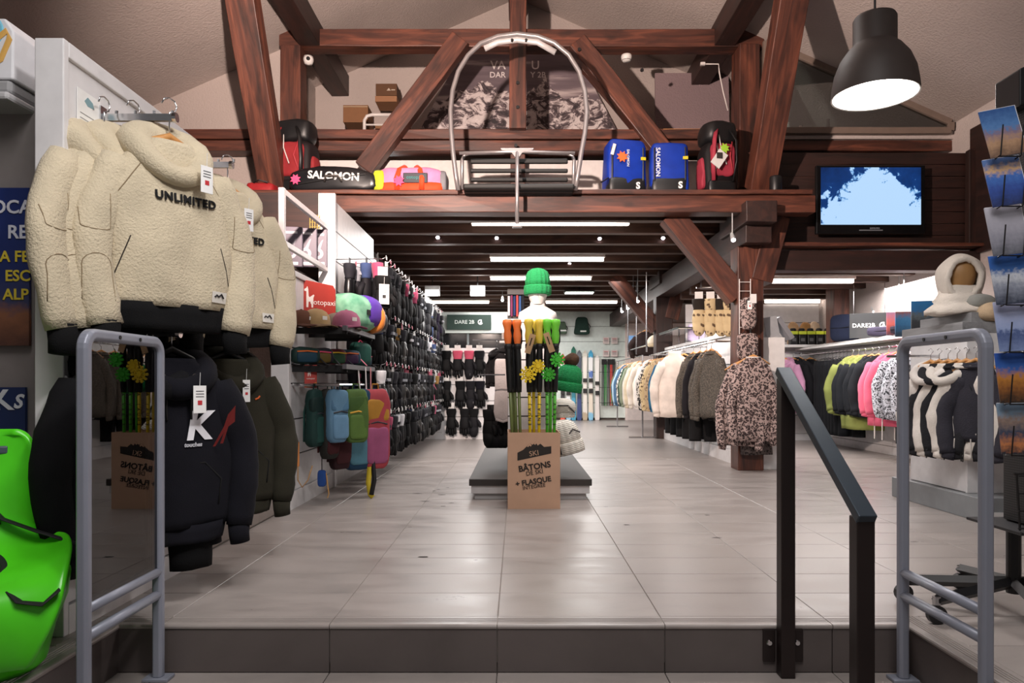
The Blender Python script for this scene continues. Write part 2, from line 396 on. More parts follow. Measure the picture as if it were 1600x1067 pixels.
for e, q in ((-1, 0), (1, .1)):
    beam('raking_brace', (e*2.48, 7.32, 2.85), (e*2.48, 6.36, 4.56), .26, .2, WOOD, truss)
    beam('purlin', (e*2.24, -1, roofz(2.24)-.13), (e*2.24, GY, roofz(2.24)-.13), .22, .26, WOODD, truss)
beam('ridge_beam', (0, -1, ZR-.15), (0, GY, ZR-.15), .2, .28, WOODD, truss)
for px, py in ((809, 130), (809, 168), (806, 228), (715, 76), (612, 216), (905, 78), (1003, 110)):
    d = YT-.18; p = at(px, py, d); MB().cyl(p, p + Vector((0, -.02, 0)), .02, n=6).build('bolt', BLACK, truss)

# ---- mezzanine: deck, front beam, joists, posts
mez = thing('mezzanine', 'dark timber loft floor with exposed joists over the shop', 'mezzanine', kind='structure')
YB = 7.1
zb = lambda py: H - (py - CY)*YB/F
beam('edge_board', ((392-CX)*YB/F, YB-.03, zb(305)), ((1262-CX)*YB/F, YB-.03, zb(305)), .2, .045, WOOD, mez)
beam('front_beam', ((388-CX)*YB/F, YB, zb(322)), ((1268-CX)*YB/F, YB, zb(322)), .2, .17, WOOD, mez)
ZC = zb(303)
for k in range(6):
    MB().mm(-2.9, 2.9, YB-.03+.165*k, YB-.03+.165*(k+1)-.004, ZC-.06, ZC-.003).build('deck_board', WOOD, mez)
ZJ = 2.66
y = 7.3
MB().mm(-2.6, 2.5, 7.2, 17.5, ZJ+.10, ZJ+.13).build('ceiling_planks', PLANK, mez)
yj = 7.55; JY = []
while yj < 17.3:
    beam('joist', (-2.4, yj, ZJ), (2.42, yj, ZJ), .11, .17, JOIST, mez, bevel=.006); JY.append(yj)
    yj += .62
# ---- posts, long beam, side bay
for yy in (7.3, 11.5):
    s_ = 1.0
    beam('post', (2.34, yy, 0), (2.34, yy, 2.25), .26, .26, WOODD if yy > 8 else WOOD, mez)
    beam('corbel', (2.34, yy-.45, 2.52), (2.34, yy+.45, 2.52), .30, .2, WOODD, mez)
    beam('knee_brace', (2.24, yy, 1.75), (1.55, yy, 2.58), .2, .22, WOOD, mez)
    beam('knee_brace', (2.45, yy-.02, 1.9), (2.62, yy-.02, 2.55), .22, .24, WOOD, mez)
beam('long_beam', (2.36, 7.0, 2.40), (2.36, 17.4, 2.40), .26, .30, WOODD, mez)
beam('long_beam', (-1.95, 7.3, 2.42), (-1.95, 17.4, 2.42), .24, .28, WOODD, mez)
ZS = 2.24
MB().mm(2.5, 4.72, 7.5, 17.4, ZS+.08, ZS+.11).build('ceiling_planks', PLANK, mez)
yj = 7.95
while yj < 12:
    beam('joist', (2.5, yj, ZS), (4.72, yj, ZS), .11, .16, JOIST, mez, bevel=.006); yj += .6
YV = 7.42
beam('sill_beam', (2.5, YV-.02, (YV*(600-410)/F)+H), (4.72, YV-.02, (YV*(600-410)/F)+H), .2, .2, WOODD, mez)
beam('ledge_board', (2.5, YV-.1, (YV*(600-388)/F)+H), (4.72, YV-.1, (YV*(600-388)/F)+H), .26, .035, WOOD, mez)
tvw = thing('wall_tv', 'dark red-brown plank wall behind the television', 'wall', kind='structure')
z0 = H + YV*(600-386)/F; z1 = H + YV*(600-238)/F; n = 8
for k in range(n):
    zz = z0 + (z1-z0)*k/n
    beam('plank', (2.5, YV+.02+.003*(k % 2), zz+(z1-z0)/n/2), (4.72, YV+.02+.003*(k % 2), zz+(z1-z0)/n/2), .03, (z1-z0)/n-.004, WOODD, tvw, bevel=.003)
beam('side_cladding', (4.695, 5.6, 2.85), (4.695, YV, 2.85), .03, 1.3, WOODD, tvw)
beam('plank', (4.67, YV-.06, z0), (4.67, YV-.06, z1), .1, .08, WOODD, tvw)
win = thing('window_1', 'triangular glazed partition under the roof slope with a pale frame', 'window', kind='structure')
FR = plain('7a6a60', .5); yw = 7.72
pa, pb, pc = Vector((2.68, yw, zt(205, yw))), Vector((4.66, yw, zt(205, yw))), Vector((4.66, yw, roofz(4.66)-.03)); pd = Vector((2.68, yw, roofz(2.68)-.03))
for a, b in ((pa, pb), (pb, pc), (pc, pd), (pd, pa)): beam('window_frame', a, b, .07, .07, FR, win, bevel=.004)
MB().prism([(p.x, p.z) for p in (pa, pb, pc, pd)], yw-.003, yw+.003).build('pane', glass(), win)
MB().mm(2.6, 4.72, 7.75, 10.9, zt(215)-.05, zt(208)).build('sill_shelf', STUCCO2, win)
for i, (px, r, h, col, nm, lb) in enumerate([(1229, .06, .16, 'cfc9c2', 'ceramic_jar', 'pale jar at the left end of the triangular window'), (1251, .035, .13, '9a6a5c', 'bottle', 'small reddish bottle behind the triangular window'), (1266, .04, .08, 'b09a8c', 'candle_cup', 'low cup beside the reddish bottle behind the glass'), (1294, .03, .2, 'a08c80', 'vase', 'slim vase behind the triangular window')]):
    p = at(px, 203, 8.0); p.z = zt(208)
    t = MB().lathe([(0, 0), (r, 0), (r*1.05, h*.4), (r*.6, h*.75), (r*.5, h*.95), (r*.62, h), (0, h)], 14).build(nm, plain(col, .5), smooth=True, loc=p)
    tag(t, lb, nm.split('_')[-1])
MB_shop = None
# ---- slatwall builder: every board is its own part
def slatwall(name, label, x0, y0, x1, y1, z0, z1, bh=.2, face=1, th=.022, kind='structure', cat='slat wall', mat=None, post=True, seams_at=()):
    "boards between two floor points; face = side (left-hand normal * face) that the boards show"
    t = thing(name, label, cat, (x0, y0, 0), math.atan2(y1-y0, x1-x0), kind=kind)
    L = math.hypot(x1-x0, y1-y0); mat = mat or WHITE
    MB().mm(0, L, -.015, .015, z0, z1).build('backing', GROOVE, t)
    n = max(1, round((z1-z0)/bh)); bh = (z1-z0)/n; xs = [0] + list(seams_at) + [L]
    for a, b in zip(xs, xs[1:]):
        me = MB().mm(a+.002, b-.002, -th/2, th/2, .005, bh-.005).mesh('slat')
        for k in range(n):
            put(me, 'slat', mat, t, (0, face*(.015+th/2), z0+bh*k))
    return t
# near hoodie wall (a free-standing panel) : X = -1.6
HX = -1.6
hw = slatwall('hoodie_slat_panel', 'white slatted display panel carrying the cream fleece hoodies', HX, 2.48, HX, 3.46, .1, 2.0, .3, -1, kind=None, cat='display panel')
MB().mm(-.03, .0, -.05, .05, 0, 2.05).build('end_post', WHITE, hw, bevel=.004); MB().mm(.98, 1.01, -.04, .05, 0, 2.05).build('end_post', WHITE, hw, bevel=.004)
MB().mm(0, .98, -.05, .05, 1.995, 2.05).build('top_rail', WHITE, hw, bevel=.004); MB().mm(0, .98, -.05, .045, 0, .1).build('plinth', WHITE, hw)
pn = MB().mm(.06, .2, -.0425, -.04, 1.74, 1.92).build('notice', plain('eeeeec', .5), hw)
MB().prism([(.10, 1.885), (.12, 1.905), (.15, 1.895), (.16, 1.875), (.12, 1.872)], -.0432, -.0424).build('print', plain('7fa0a8', .6), pn)
for k in range(5): MB().mm(.075, .185-.01*(k % 3), -.0432, -.0424, 1.835-.018*k, 1.838-.018*k).build('print_line', plain('8a8a8a', .6), pn)
# tiled ledge between the panel and the glove wall
lg = thing('tiled_ledge', 'low ledge faced with brown-grey tiles between the two display walls', 'ledge', kind='structure')
MB().mm(-3.2, -1.60, 3.55, 4.84, 0, .20).build('screed', GROUT, lg)
MB().mm(-3.2, -1.60, 4.5, 4.84, .2, .70).build('screed', GROUT, lg)
for k in range(3):
    y0 = 3.55+.43*k; MB().mm(-1.60, -1.588, y0+.0015, y0+.4285, .012, .208).build('tile', LEDGE, lg, bevel=.002); MB().mm(-2.2, -1.6, y0+.0015, y0+.4285, .2, .21).build('tile', LEDGE, lg, bevel=.002)
for k in range(2):
    for j in range(2): MB().mm(-2.8+.6*k+.0015, -2.2+.6*k-.0015, 4.488, 4.5, .21+.24*j, .44+.24*j).build('tile', LEDGE, lg, bevel=.002)
MB().mm(-3.2, -1.6, 4.48, 4.86, .692, .712).build('metal_trim', plain('b8b6b6', .3, .8), lg, bevel=.003)
struct('wall_side_room', 'white slatted wall seen between the hoodies and the glove wall', 'wall', MB().mm(-5, -2.3, 5.6, 5.7, 0, 1.9), WHITE)
# glove wall: X = -1.6, three heights
GX = -1.6
g1 = slatwall('wall_glove_near', 'white slatted end section holding caps and bright backpacks', GX, 4.88, GX, 6.04, .12, 1.62, .25, -1)
MB().mm(-.05, 0, -.06, .06, 0, 1.65).build('end_post', WHITE, g1, bevel=.004); MB().mm(0, 1.16, -.05, .05, 1.62, 1.66).build('top_rail', WHITE, g1, bevel=.004)
MB().mm(0, 1.16, -.05, .06, 0, .12).build('plinth', WHITE, g1)
g2 = slatwall('wall_glove_tall', 'tall white slatted section beneath the loft edge, hung with gloves', GX, 6.06, GX, 7.8, .12, 2.44, .258, -1, seams_at=(1.1,))
MB().mm(-.04, 0, -.07, .07, 0, 2.47).build('end_post', WHITE, g2, bevel=.004); MB().mm(0, 1.74, -.05, .06, 0, .12).build('plinth', WHITE, g2)
g3 = slatwall('wall_glove_far', 'farther white slatted section of the glove wall', GX, 7.82, GX, 11.3, .12, 2.24, .235, -1, seams_at=(1.16, 2.32))
MB().mm(0, 3.48, -.05, .06, 0, .12).build('plinth', WHITE, g3)
WF = plain('c9c5c6', .4)
MB().mm(-.02, .02, -.02, .02, 1.665, 2.2).build('frame_upright', WF, g1, bevel=.003)
MB().mm(.02, 1.13, -.015, .015, 2.16, 2.2).build('frame_rail', WF, g1, bevel=.003); MB().mm(.02, 1.13, -.015, .015, 1.81, 1.85).build('frame_rail', WF, g1, bevel=.003)
# back-left slat wall with hung gloves, facing the camera
bw = slatwall('wall_rear_gloves', 'white slatted cross wall at the end of the glove aisle', -1.58, 11.3, -.05, 11.3, .1, 1.36, .25, -1, seams_at=(.42,))
MB().mm(-.02, 1.53, -.08, .06, 1.36, 1.43).build('top_rail', WHITE, bw, bevel=.004); MB().mm(0, 1.53, -.05, .05, 0, .1).build('plinth', WHITE, bw)
MB().mm(.40, .44, -.05, .0, .1, 1.36).build('upright', WHITE, bw)
# fascia and dark glazing beyond it
fa = thing('wall_fascia', 'pale fascia band above dark interior glazing at the rear', 'wall', kind='structure')
MINT = plain('d4dcd6', .5)
MB().mm(-1.9, .02, 14.0, 14.1, 1.93, 2.27).build('fascia_board', MINT, fa); MB().mm(-1.9, .02, 13.95, 14.12, 1.86, 1.93).build('fascia_ledge', MINT, fa)
MB().mm(-1.9, .02, 14.05, 14.07, .0, 1.86).build('pane', plain('14161a', .08), fa); MB().mm(-.98, -.94, 14.0, 14.05, 0, 1.86).build('mullion', plain('6a7274', .5), fa)
# far back slat wall with skis
bk = slatwall('wall_ski_back', 'mint-white slatted back wall behind the skis', -.1, 17.3, 2.75, 17.3, .05, 2.62, .36, -1, mat=MINT)
struct('wall_rear_side', 'pale wall beside the ski wall', 'wall', MB().mm(2.6, 4.72, 17.2, 17.3, 0, 2.8), plain('e6d6d0', .7))
# low white wall behind the middle clothes rail
lw = slatwall('wall_rail_low', 'low white slatted partition behind the middle clothes rail', 2.40, 7.48, 2.40, 11.4, .14, 1.40, .32, 1, seams_at=(1.3, 2.6))
MB().mm(0, 3.92, -.06, .06, 1.40, 1.44).build('top_cap', WHITE2, lw, bevel=.004); MB().mm(0, 3.92, -.05, .07, 0, .14).build('plinth', WHITE, lw)
for q in (1.3, 2.6): MB().mm(q-.03, q+.03, .0, .06, .14, 1.4).build('upright', WHITE, lw)
struct('trim_1', 'white end panel beside the leopard-print sweaters', 'panel', MB().mm(2.48, 2.72, 7.28, 7.5, 0, 1.34), WHITE2, bevel=.004)
# side bay walls
sb = slatwall('wall_bay_back', 'white slatted rear wall of the right-hand bay', 2.6, 11.1, 4.66, 11.1, .1, 2.1, .28, -1)
MB().mm(0, 2.06, -.05, .05, 0, .1).build('plinth', WHITE, sb)
MB().mm(0, 2.06, -.34, -.03, 1.42, 1.46).build('shelf', WHITE2, sb, bevel=.003)
beam('post', (4.47, 10.0, 1.42), (4.47, 10.0, 2.2), .22, .26, WOOD, mez)
sr = slatwall('wall_bay_right', 'white slatted side wall behind the row of ski jackets', 4.62, 5.2, 4.62, 11.05, .1, 1.38, .28, 1)
MB().mm(0, 5.85, .0, .34, 1.38, 1.41).build('shelf', WHITE2, sr, bevel=.003); MB().mm(0, 5.85, .0, .05, 0, .1).build('plinth', WHITE, sr)
for k in range(3): MB().tube([(0.1, .06+.1*k, 1.43), (5.8, .06+.1*k, 1.43)], .008, 6).build('shelf_wire', plain('dddddd', .3, .6), sr)

# ---- luminaires of the place, plus glowing strips added for lit planks
def plank_glow(px0, px1, py, z, label, w=14):  # added glowing bar standing in for light on the ceiling planks
    d = (z - H)*F/(600-py); x0 = (px0-CX)*d/F; x1 = (px1-CX)*d/F
    t = thing('plank_glow_strip', label, 'light', ((x0+x1)/2, d, z))
    L = (x1-x0)
    MB().box((0, 0, .03), (L, .09, .03)).build('housing', plain('d8d0c8', .5), t)
    MB().box((0, 0, -.005), (L-.03, .06, .06)).build('diffuser', emit('fff0e4', w), t, bevel=.01)  # emission replaces the lit patch of plank, no fitting here
plank_glow(735, 985, 347, 2.60, 'added glowing strip for lit planks nearest the loft edge', 7)
plank_glow(765, 945, 404, 2.575, 'added glowing strip for lit planks, second back from the loft edge', 7)
plank_glow(765, 925, 434, 2.575, 'added glowing strip for lit planks behind the green beanie', 8)
plank_glow(660, 765, 471.5, 2.575, 'added glowing strip for lit planks above the rear cross wall', 8)
plank_glow(852, 965, 471.5, 2.575, 'added glowing strip for lit planks before the ski wall', 8)
plank_glow(1204, 1335, 438, 2.15, 'added glowing strip for lit planks, nearest in the right-hand bay', 5)
plank_glow(1194, 1282, 470, 2.15, 'added glowing strip for lit planks, farther back in the right-hand bay', 7)
def flood(px, py, d, label):
    p = at(px, py, d); t = thing('flood_lamp', label, 'light', p)
    MB().box((0, .05, .02), (.24, .09, .17)).build('housing', plain('cfcfcf', .4), t, bevel=.006)
    MB().box((0, 0, 0), (.21, .02, .13), Matrix.Rotation(R(-25), 3, 'X')).build('lens', emit('fffaf4', 14), t)
    MB().tube([(0, .05, .1), (0, .05, 2.74-p.z)], .01, 6).build('bracket', BLACK, t)
flood(675, 456, 11.6, 'white square floodlight at left above the cross wall'); flood(746, 456, 11.6, 'white square floodlight right of its twin above the cross wall')
def spot(px, py, d, label, aim=(0, -.6, -.8), w=30, ztop=None):
    p = at(px, py, d); t = thing('spot_lamp', label, 'light', p); a = Vector(aim).normalized()
    MB().cyl(-a*.09, a*.0, .018, .026, 14).build('housing', plain('c8c8c8', .35, .5), t, smooth=False)
    MB().cyl(a*.001, a*.006, .02, .02, 14).build('bulb', emit('fff4ff', w), t)
    if ztop: MB().tube([-a*.06, (-a*.06)[:2] + (ztop-p.z,)], .006, 6).build('stem', plain('999999', .4), t)
ZT = 2.745
for k, (px, py, d) in enumerate([(684, 371, 8.7), (776, 372, 8.7), (937, 373, 8.7), (1036, 372, 8.7), (890, 412, 10.6), (785, 469.5, 13.2)]):
    spot(px, py, d, ['tiny ceiling spot near the left joist end', 'tiny ceiling spot left of the chairlift foot', 'tiny ceiling spot right of the chairlift foot', 'tiny ceiling spot beside the right knee brace', 'tiny ceiling spot above the green beanie', 'star-bright spot beside the pole display'][k], w=25 if k < 5 else 90, ztop=ZT)
for k, (px, py) in enumerate([(972, 487), (981, 482), (990, 476), (997, 471)]): spot(px, py, 12.6-.5*k, 'track spot over the rear clothes rail, %s from left' % ORD[k], w=40, ztop=ZT)
spot(1146, 375, 7.0, 'white spot lamp on the timber knee brace', w=12, ztop=2.6)
for k, (px, py) in enumerate([(1366, 487), (1390, 479), (1407, 475), (1415, 475)]): spot(px, py, 9.5-.4*k, 'small spot on the right-hand wall, %s from left' % ORD[k], w=40, ztop=2.3)
t = thing('panel_lamp', 'flat suspended panel light before the ski wall', 'light', at(905, 456, 13.0))
MB().box((0, 0, 0), (.55, .25, .03)).build('housing', plain('4a4a48', .5), t); MB().box((0, 0, -.02), (.5, .2, .012)).build('diffuser', emit('f4fff4', 10), t)
MB().tube([(0, 0, 0), (0, 0, .22)], .008, 6).build('stem', BLACK, t)
# pendant lamp
p = at(1367, 150, 3.75)
t = thing('pendant_lamp', 'large dark grey bell-shaped metal pendant lamp, lit', 'lamp', p)
DG = plain('4a413e', .55, .0); rr = .212
outer = [(rr, 0), (rr*1.0, .012), (rr*.985, .05), (rr*.93, .12), (rr*.8, .19), (rr*.62, .243), (rr*.52, .262), (rr*.5, .27), (rr*.5, .40), (rr*.47, .412), (.02, .415)]
MB().lathe(outer, 48).build('shade', DG, t, smooth=True)
MB().lathe([(a*.965, max(b-.006, .002)) for a, b in outer[:7]] + [(.0, .256)], 48).build('shade_lining', plain('f4f2ee', .5), t, smooth=True)
MB().lathe([(rr*.965, .001), (rr, -.001)], 48).build('rim', plain('f0eee8', .4), t)
MB().lathe([(0, .045), (.1, .05), (.13, .09), (.12, .16), (.05, .2), (0, .2)], 24).build('bulb', emit('fffaf6', 16), t, smooth=True)
MB().tube([(0, 0, .41), (0, 0, roofz(p.x)-p.z-.02)], .006, 8).build('cord', BLACK, t)
l = light('SPOT', 'pendant_light', p + Vector((0, 0, .04)), p + Vector((0, 0, -1)), 90, (1, .97, .95), .12, angle=150, blend=.4)
# ================================================================ garments
def smooth01(t): t = max(0, min(1, t)); return t*t*(3-2*t)
GM = {}
def body_mesh(W=.54, L=.68, T=.16, neck=.08, flare=1.0, folds=.014, seed=0, gather=.0, n=32, m=22, sl=.09, collar=.0):
    key = ('b', W, L, T, neck, flare, folds, seed, gather, n, m, sl, collar)
    if key in GM: return GM[key]
    rings = []
    zs = ([collar, collar*.5] if collar else []) + [.015, 0, -.012, -.03, -.05, -.075, -.1, -.13] + [-.17 - (L-.17)*k/(m-8) for k in range(m-7)]
    for z in zs:
        if z >= 0: hw, hd = neck*(1.0 if z > .01 else 1.1), min(.065, T*.42)
        elif z > -sl-.04:
            t = smooth01((-z)/(sl+.04)); s_ = (-z)/(sl+.04); hw = neck*1.1 + (W/2 - neck*1.1)*(s_**.62); hd = min(.065, T*.42) + (T/2 - min(.065, T*.42))*t
        else:
            t = (-z-sl-.04)/(L-sl-.04); hw = W/2*(1 + (flare-1)*t); hd = T/2*(1 + .12*math.sin(t*3))
            if gather and t > .88: q = smooth01((t-.88)/.12); hw *= 1-gather*q; hd *= 1-gather*.6*q
        ring = []
        for j in range(n):
            a = 2*math.pi*j/n; ca, sa = math.cos(a), math.sin(a)
            x = hw*abs(ca)**.72*(1 if ca >= 0 else -1); y = hd*abs(sa)**.8*(1 if sa >= 0 else -1)
            t = smooth01((-z-.1)/.35)
            f = noise.noise(Vector((x*9, z*1.6 + x*2, seed*3.1 + (5 if sa > 0 else 0))))*folds*2.2*t + noise.noise(Vector((x*22, z*4, seed+9)))*folds*.5*t
            w_ = noise.noise(Vector((z*5, seed*1.7, 3 if ca > 0 else 8)))*folds*1.2*t
            ring.append(Vector((x + w_, y + f*(.6+.4*abs(sa)), z + (noise.noise(Vector((x*7, seed, y*4)))*.012 if z <= -L+.001 and not gather else 0))))
        rings.append(ring)
    GM[key] = MB().loft(rings).mesh('garment_body', True); return GM[key]
def sleeve_path(side, W, ln, spread, fwd, seed, k=14, sl=.075, bend=0.03):
    pts = []
    for i in range(k+1):
        t = i/k
        x = side*(W/2 - .055 + (spread+.055)*smooth01(t*2.2) + bend*math.sin(t*math.pi)); y = fwd*t**1.5 + .02*noise.noise(Vector((t*3, seed, side))); z = -sl - (ln-sl)*(t**.92) + .0
        pts.append(Vector((x, y, z)))
    return pts
def sleeve_mesh(side, W=.54, ln=.66, spread=.03, r0=.095, r1=.058, fwd=-.02, seed=0, flat=.62, wr=.010, n=14, bend=.03):
    key = ('s', side, W, ln, spread, r0, r1, fwd, seed, flat, wr, n, bend)
    if key in GM: return GM[key]
    pts = sleeve_path(side, W, ln, spread, fwd, seed, bend=bend); k = len(pts)-1
    rad = [(r0*.75 if i == 0 else r0 + (r1-r0)*(i/k)) + wr*noise.noise(Vector((i*.9, seed*2.3, side*4.0))) for i in range(k+1)]
    mb = MB().tube(pts, rad, n, up=(0, 1, 0), flat=flat)
    mb.v = [tuple(Vector(v) + Vector((0, 1, 0))*wr*.8*noise.noise(Vector((v[0]*14, v[2]*11, seed)))) for v in mb.v]
    GM[key] = mb.mesh('sleeve', True); return GM[key]
def cuff_mesh(side, W=.54, ln=.66, spread=.03, r1=.05, fwd=-.02, seed=0, h=.07, flat=.62, bend=.03):
    key = ('c', side, W, ln, spread, r1, fwd, seed, h, flat, bend)
    if key in GM: return GM[key]
    p = sleeve_path(side, W, ln, spread, fwd, seed, bend=bend)[-1]
    GM[key] = MB().tube([p + Vector((0, 0, .015)), p + Vector((0, fwd*.03, -h*.5)), p + Vector((side*.004, fwd*.05, -h))], [r1*.95, r1*.86, r1*.82], 14, up=(0, 1, 0), flat=flat).mesh('cuff', True); return GM[key]
def ring_band(W, L, T, h=.07, seed=0, gather=.07, n=40):
    key = ('h', W, L, T, h, seed, gather)
    if key in GM: return GM[key]
    rings = []
    for k, q in enumerate((-.012, h*.3, h*.7, h)):
        hw, hd = W/2*(1-gather)*(1-.02*k), T/2*(1-gather*.5)*(1.02-.02*k); r = []
        for j in range(n):
            a = 2*math.pi*j/n; ca, sa = math.cos(a), math.sin(a); x = hw*abs(ca)**.72*(1 if ca >= 0 else -1); y = hd*abs(sa)**.8*(1 if sa >= 0 else -1)
            r.append(Vector((x, y + .012*noise.noise(Vector((x*12, q*5, seed+(5 if sa > 0 else 0)))) + .004*math.sin(j*2.4), -L - q + .008*noise.noise(Vector((x*6, seed, 1))))))
        rings.append(r)
    GM[key] = MB().loft(rings).mesh('hem_band', True); return GM[key]
def hood_mesh(r=.115, tr=.042, back=.08, lift=.05, seed=0, n=26, vdip=.06):
    key = ('o', r, tr, back, lift, seed, vdip)
    if key in GM: return GM[key]
    pts = []; rad = []
    for i in range(n):
        a = 2*math.pi*i/n; b = .5 + .5*math.sin(a)         # b=1 at the back (+y)
        pts.append(Vector((r*math.cos(a)*(1+.12*b), r*.72*math.sin(a)*(1+.35*b), -.045 + lift*b*1.4 - vdip*(1-b)**2))); rad.append(tr*(1 + (back/tr-1)*b**1.4) * (1 + .1*noise.noise(Vector((i*.8, seed, 0)))))
    GM[key] = MB().tube(pts, rad, 12, closed=True).mesh('hood', True); return GM[key]
def hanger(t, mat, z=.04, w=.36, hook=True, y=0, rod=.16):
    h = MB().tube([(-w/2, y, -.06+z-.03), (-w*.25, y, z-.035), (0, y, z), (w*.25, y, z-.035), (w/2, y, -.06+z-.03)], [.008, .012, .014, .012, .008], 8).build('hanger', mat, t, smooth=True)
    if hook:
        pts = [(0, y, z)] + [(0, y, z+rod*.45)] + [(.028*math.cos(a)-.0, y, z+rod*.45+.045+.028*math.sin(a)) for a in [R(q) for q in (-90, -40, 0, 45, 90, 135, 180)]]
        MB().tube(pts, .003, 6).build('hook', CHROME, h, smooth=True)
    return h
CHROME = plain('cfcfd2', .18, 1.0, .02); WOODH = wood('hanger_wood', 'a06c38', 'c68d50', 'd9a468', .4, 4)
def seam_tube(t, pts, mat, r=.003, name='seam'): return MB().tube(pts, r, 5).build(name, mat, t, smooth=True)
def on_surface(me, pts, off=.001, direction=Vector((0, 1, 0))):
    bvh = BVHTree.FromPolygons([v.co.copy() for v in me.vertices], [tuple(p.vertices) for p in me.polygons]); out = []
    for p in pts:
        h = bvh.ray_cast(Vector(p) - direction*1.0, direction)
        if h[0]: out.append(h[0] - direction*off)
    return out
def swing_tag(t, loc, rz=0, w=.045, h=.085, ink='c03038', lines=3, mat=None, rx=0):
    g = MB().box((0, 0, -h/2), (w, .003, h)).build('swing_tag', mat or plain('efefee', .5), t, loc=loc, rot=(rx, 0, rz), bevel=.001)
    MB().box((0, -.002, -h*.62), (w*.34, .001, w*.34)).build('print', plain(ink, .6), g)
    for k in range(lines): MB().box((0, -.002, -h*(.2+.1*k)), (w*.62, .001, .003)).build('print_line', plain('55565a', .6), g)
    MB().tube([(0, 0, 0), (.002, 0, .05)], .0012, 5).build('string', plain('d8d8d8', .6), g)
    return g
CREAM = fabric('cdc0a6', 120, .9, 1.0, .10); RIB = fabric('0e0e10', 260, .5); SEAM = plain('85745a', .9)
def fleece(name, label, loc, rz, seed, front=True, group='cream fleece hoodies', W=.46, L=.60, T=.13, word=True):
    t = thing(name, label, 'hoodie', loc, rz, group)
    bm_ = body_mesh(W, L, T, .085, 1.02, .026, seed, .05, sl=.13); b = put(bm_, 'body', CREAM, t)
    put(ring_band(W*1.02, L, T*1.02, .085, seed, .08), 'hem_band', RIB, t)
    for s_ in (-1, 1):
        sv = sleeve_mesh(s_, W, .68, .015, .078, .062, -.05 if s_ < 0 else -.03, seed, .72); q = put(sv, 'sleeve', CREAM, t)
        put(cuff_mesh(s_, W, .68, .015, .056, -.05 if s_ < 0 else -.03, seed, .085, .8), 'cuff', RIB, q)
        if front:
            sp = sleeve_path(s_, W, .68, .015, -.05 if s_ < 0 else -.03, seed); sgn = -s_
            for i0, i1, sg in ((4, 7, 1), (9, 13, -1))[:(2 if s_ < 0 else 1)]:
                pts = []
                for k in range(9):
                    a = math.pi*k/8; c0 = sp[7] if sg > 0 else sp[9]
                    pts.append((c0.x + .048*math.cos(a), 0, c0.z + (.05 if sg > 0 else -.0) - (.012 if sg > 0 else -.04)*math.sin(a)))
                lo = [(pts[0][0], 0, pts[0][2] + sg*.03*k) for k in (4, 3, 2, 1)] + pts + [(pts[-1][0], 0, pts[-1][2] + sg*.03*k) for k in (1, 2, 3, 4)]
                seam_tube(q, on_surface(sv, lo, .0), SEAM, .0018)
    put(hood_mesh(.105, .038, .085, .055, seed, 26, .075), 'hood', CREAM, t)
    for s_ in (-1, 1):
        pts = [(s_*(.075 + .155*k/9), 0, -.03 - .23*(k/9)**1.15) for k in range(10)]; seam_tube(t, on_surface(bm_, pts, .0), SEAM, .002)
        pts = [(s_*(.165 + .006*k), 0, -.36 - .02*k) for k in range(8)]
        if front: seam_tube(t, on_surface(bm_, pts, 0), plain('2c2620', .9), .0022, 'pocket_seam')
    if word:
        tm = text_mesh('UNLIMITED', .045, .026, .0, .003, 'CENTER', 1.12); M = Matrix.Translation((.03, -.2, -.20)) @ Matrix.Rotation(R(90), 4, 'X') @ Matrix.Diagonal((.92, .95, 1, 1))
        put(project(tm, M, bm_, .004), 'lettering', plain('111114', .9), t, label='black UNLIMITED lettering')
        pm = MB().box((0, 0, 0), (.075, .042, .002)).mesh('patch'); M = Matrix.Translation((.16, -.3, -L+.05)) @ Matrix.Rotation(R(90), 4, 'X')
        pt = put(project(pm, M, bm_, .004), 'patch', plain('e6e2da', .7), t)
        mp = on_surface(bm_, [(.135, 0, -L+.05), (.145, 0, -L+.058), (.155, 0, -L+.052), (.168, 0, -L+.063), (.18, 0, -L+.048)], .009); MB().tube(mp, .003, 5).build('emblem', plain('222226', .8), pt)
    hanger(t, WOODH, .045, .3)
    return t
def arm(name, label, x0, x1, y, z, drop=.0):
    mb = MB().box((.006, 0, -.02), (.012, .04, .12)).box(((x1-x0)/2, 0, 0), (x1-x0, .016, .026)).cyl((x1-x0, 0, 0), (x1-x0+.014, 0, 0), .018, n=12)
    for k in range(4): mb.cyl((.06+.07*k, 0, .012), (.06+.07*k, 0, .026), .006, n=8)
    o = mb.build('display_arm', CHROME, hw, label=label, loc=(y-2.48, HX-x0, z)); o.rotation_euler = (0, 0, R(-90))
arm('display_arm', 'chrome arm holding the nearer cream hoodies', HX+.037, -1.29, 2.69, 1.865)
arm('display_arm', 'chrome arm holding the farther cream hoodies', HX+.037, -1.31, 3.27, 1.865)
arm('display_arm', 'chrome arm hidden above the dark hoodies', HX+.037, -1.30, 2.74, 1.06)
arm('display_arm', 'chrome arm above the olive hoodie', HX+.037, -1.30, 3.28, 1.06)
f1 = fleece('fleece_hoodie', 'cream fleece hoodie in front with UNLIMITED in black across the chest', (-1.305, 2.69, 1.75), R(51), 1)
swing_tag(f1, (.075, -.135, -.075), R(8), .05, .1)
f2 = fleece('fleece_hoodie', 'cream fleece hoodie hanging directly behind the front UNLIMITED one', (-1.44, 2.69, 1.74), R(68), 2, True, word=False)
f3 = fleece('fleece_hoodie', 'leftmost cream fleece hoodie, close against the white panel', (-1.515, 2.63, 1.73), R(80), 3, True, word=False)
f4 = fleece('fleece_hoodie', 'cream fleece hoodie on the farther arm, half hidden by the front one', (-1.325, 3.28, 1.725), R(48), 4, True)
swing_tag(f4, (.03, -.14, -.075), R(5), .045, .1)
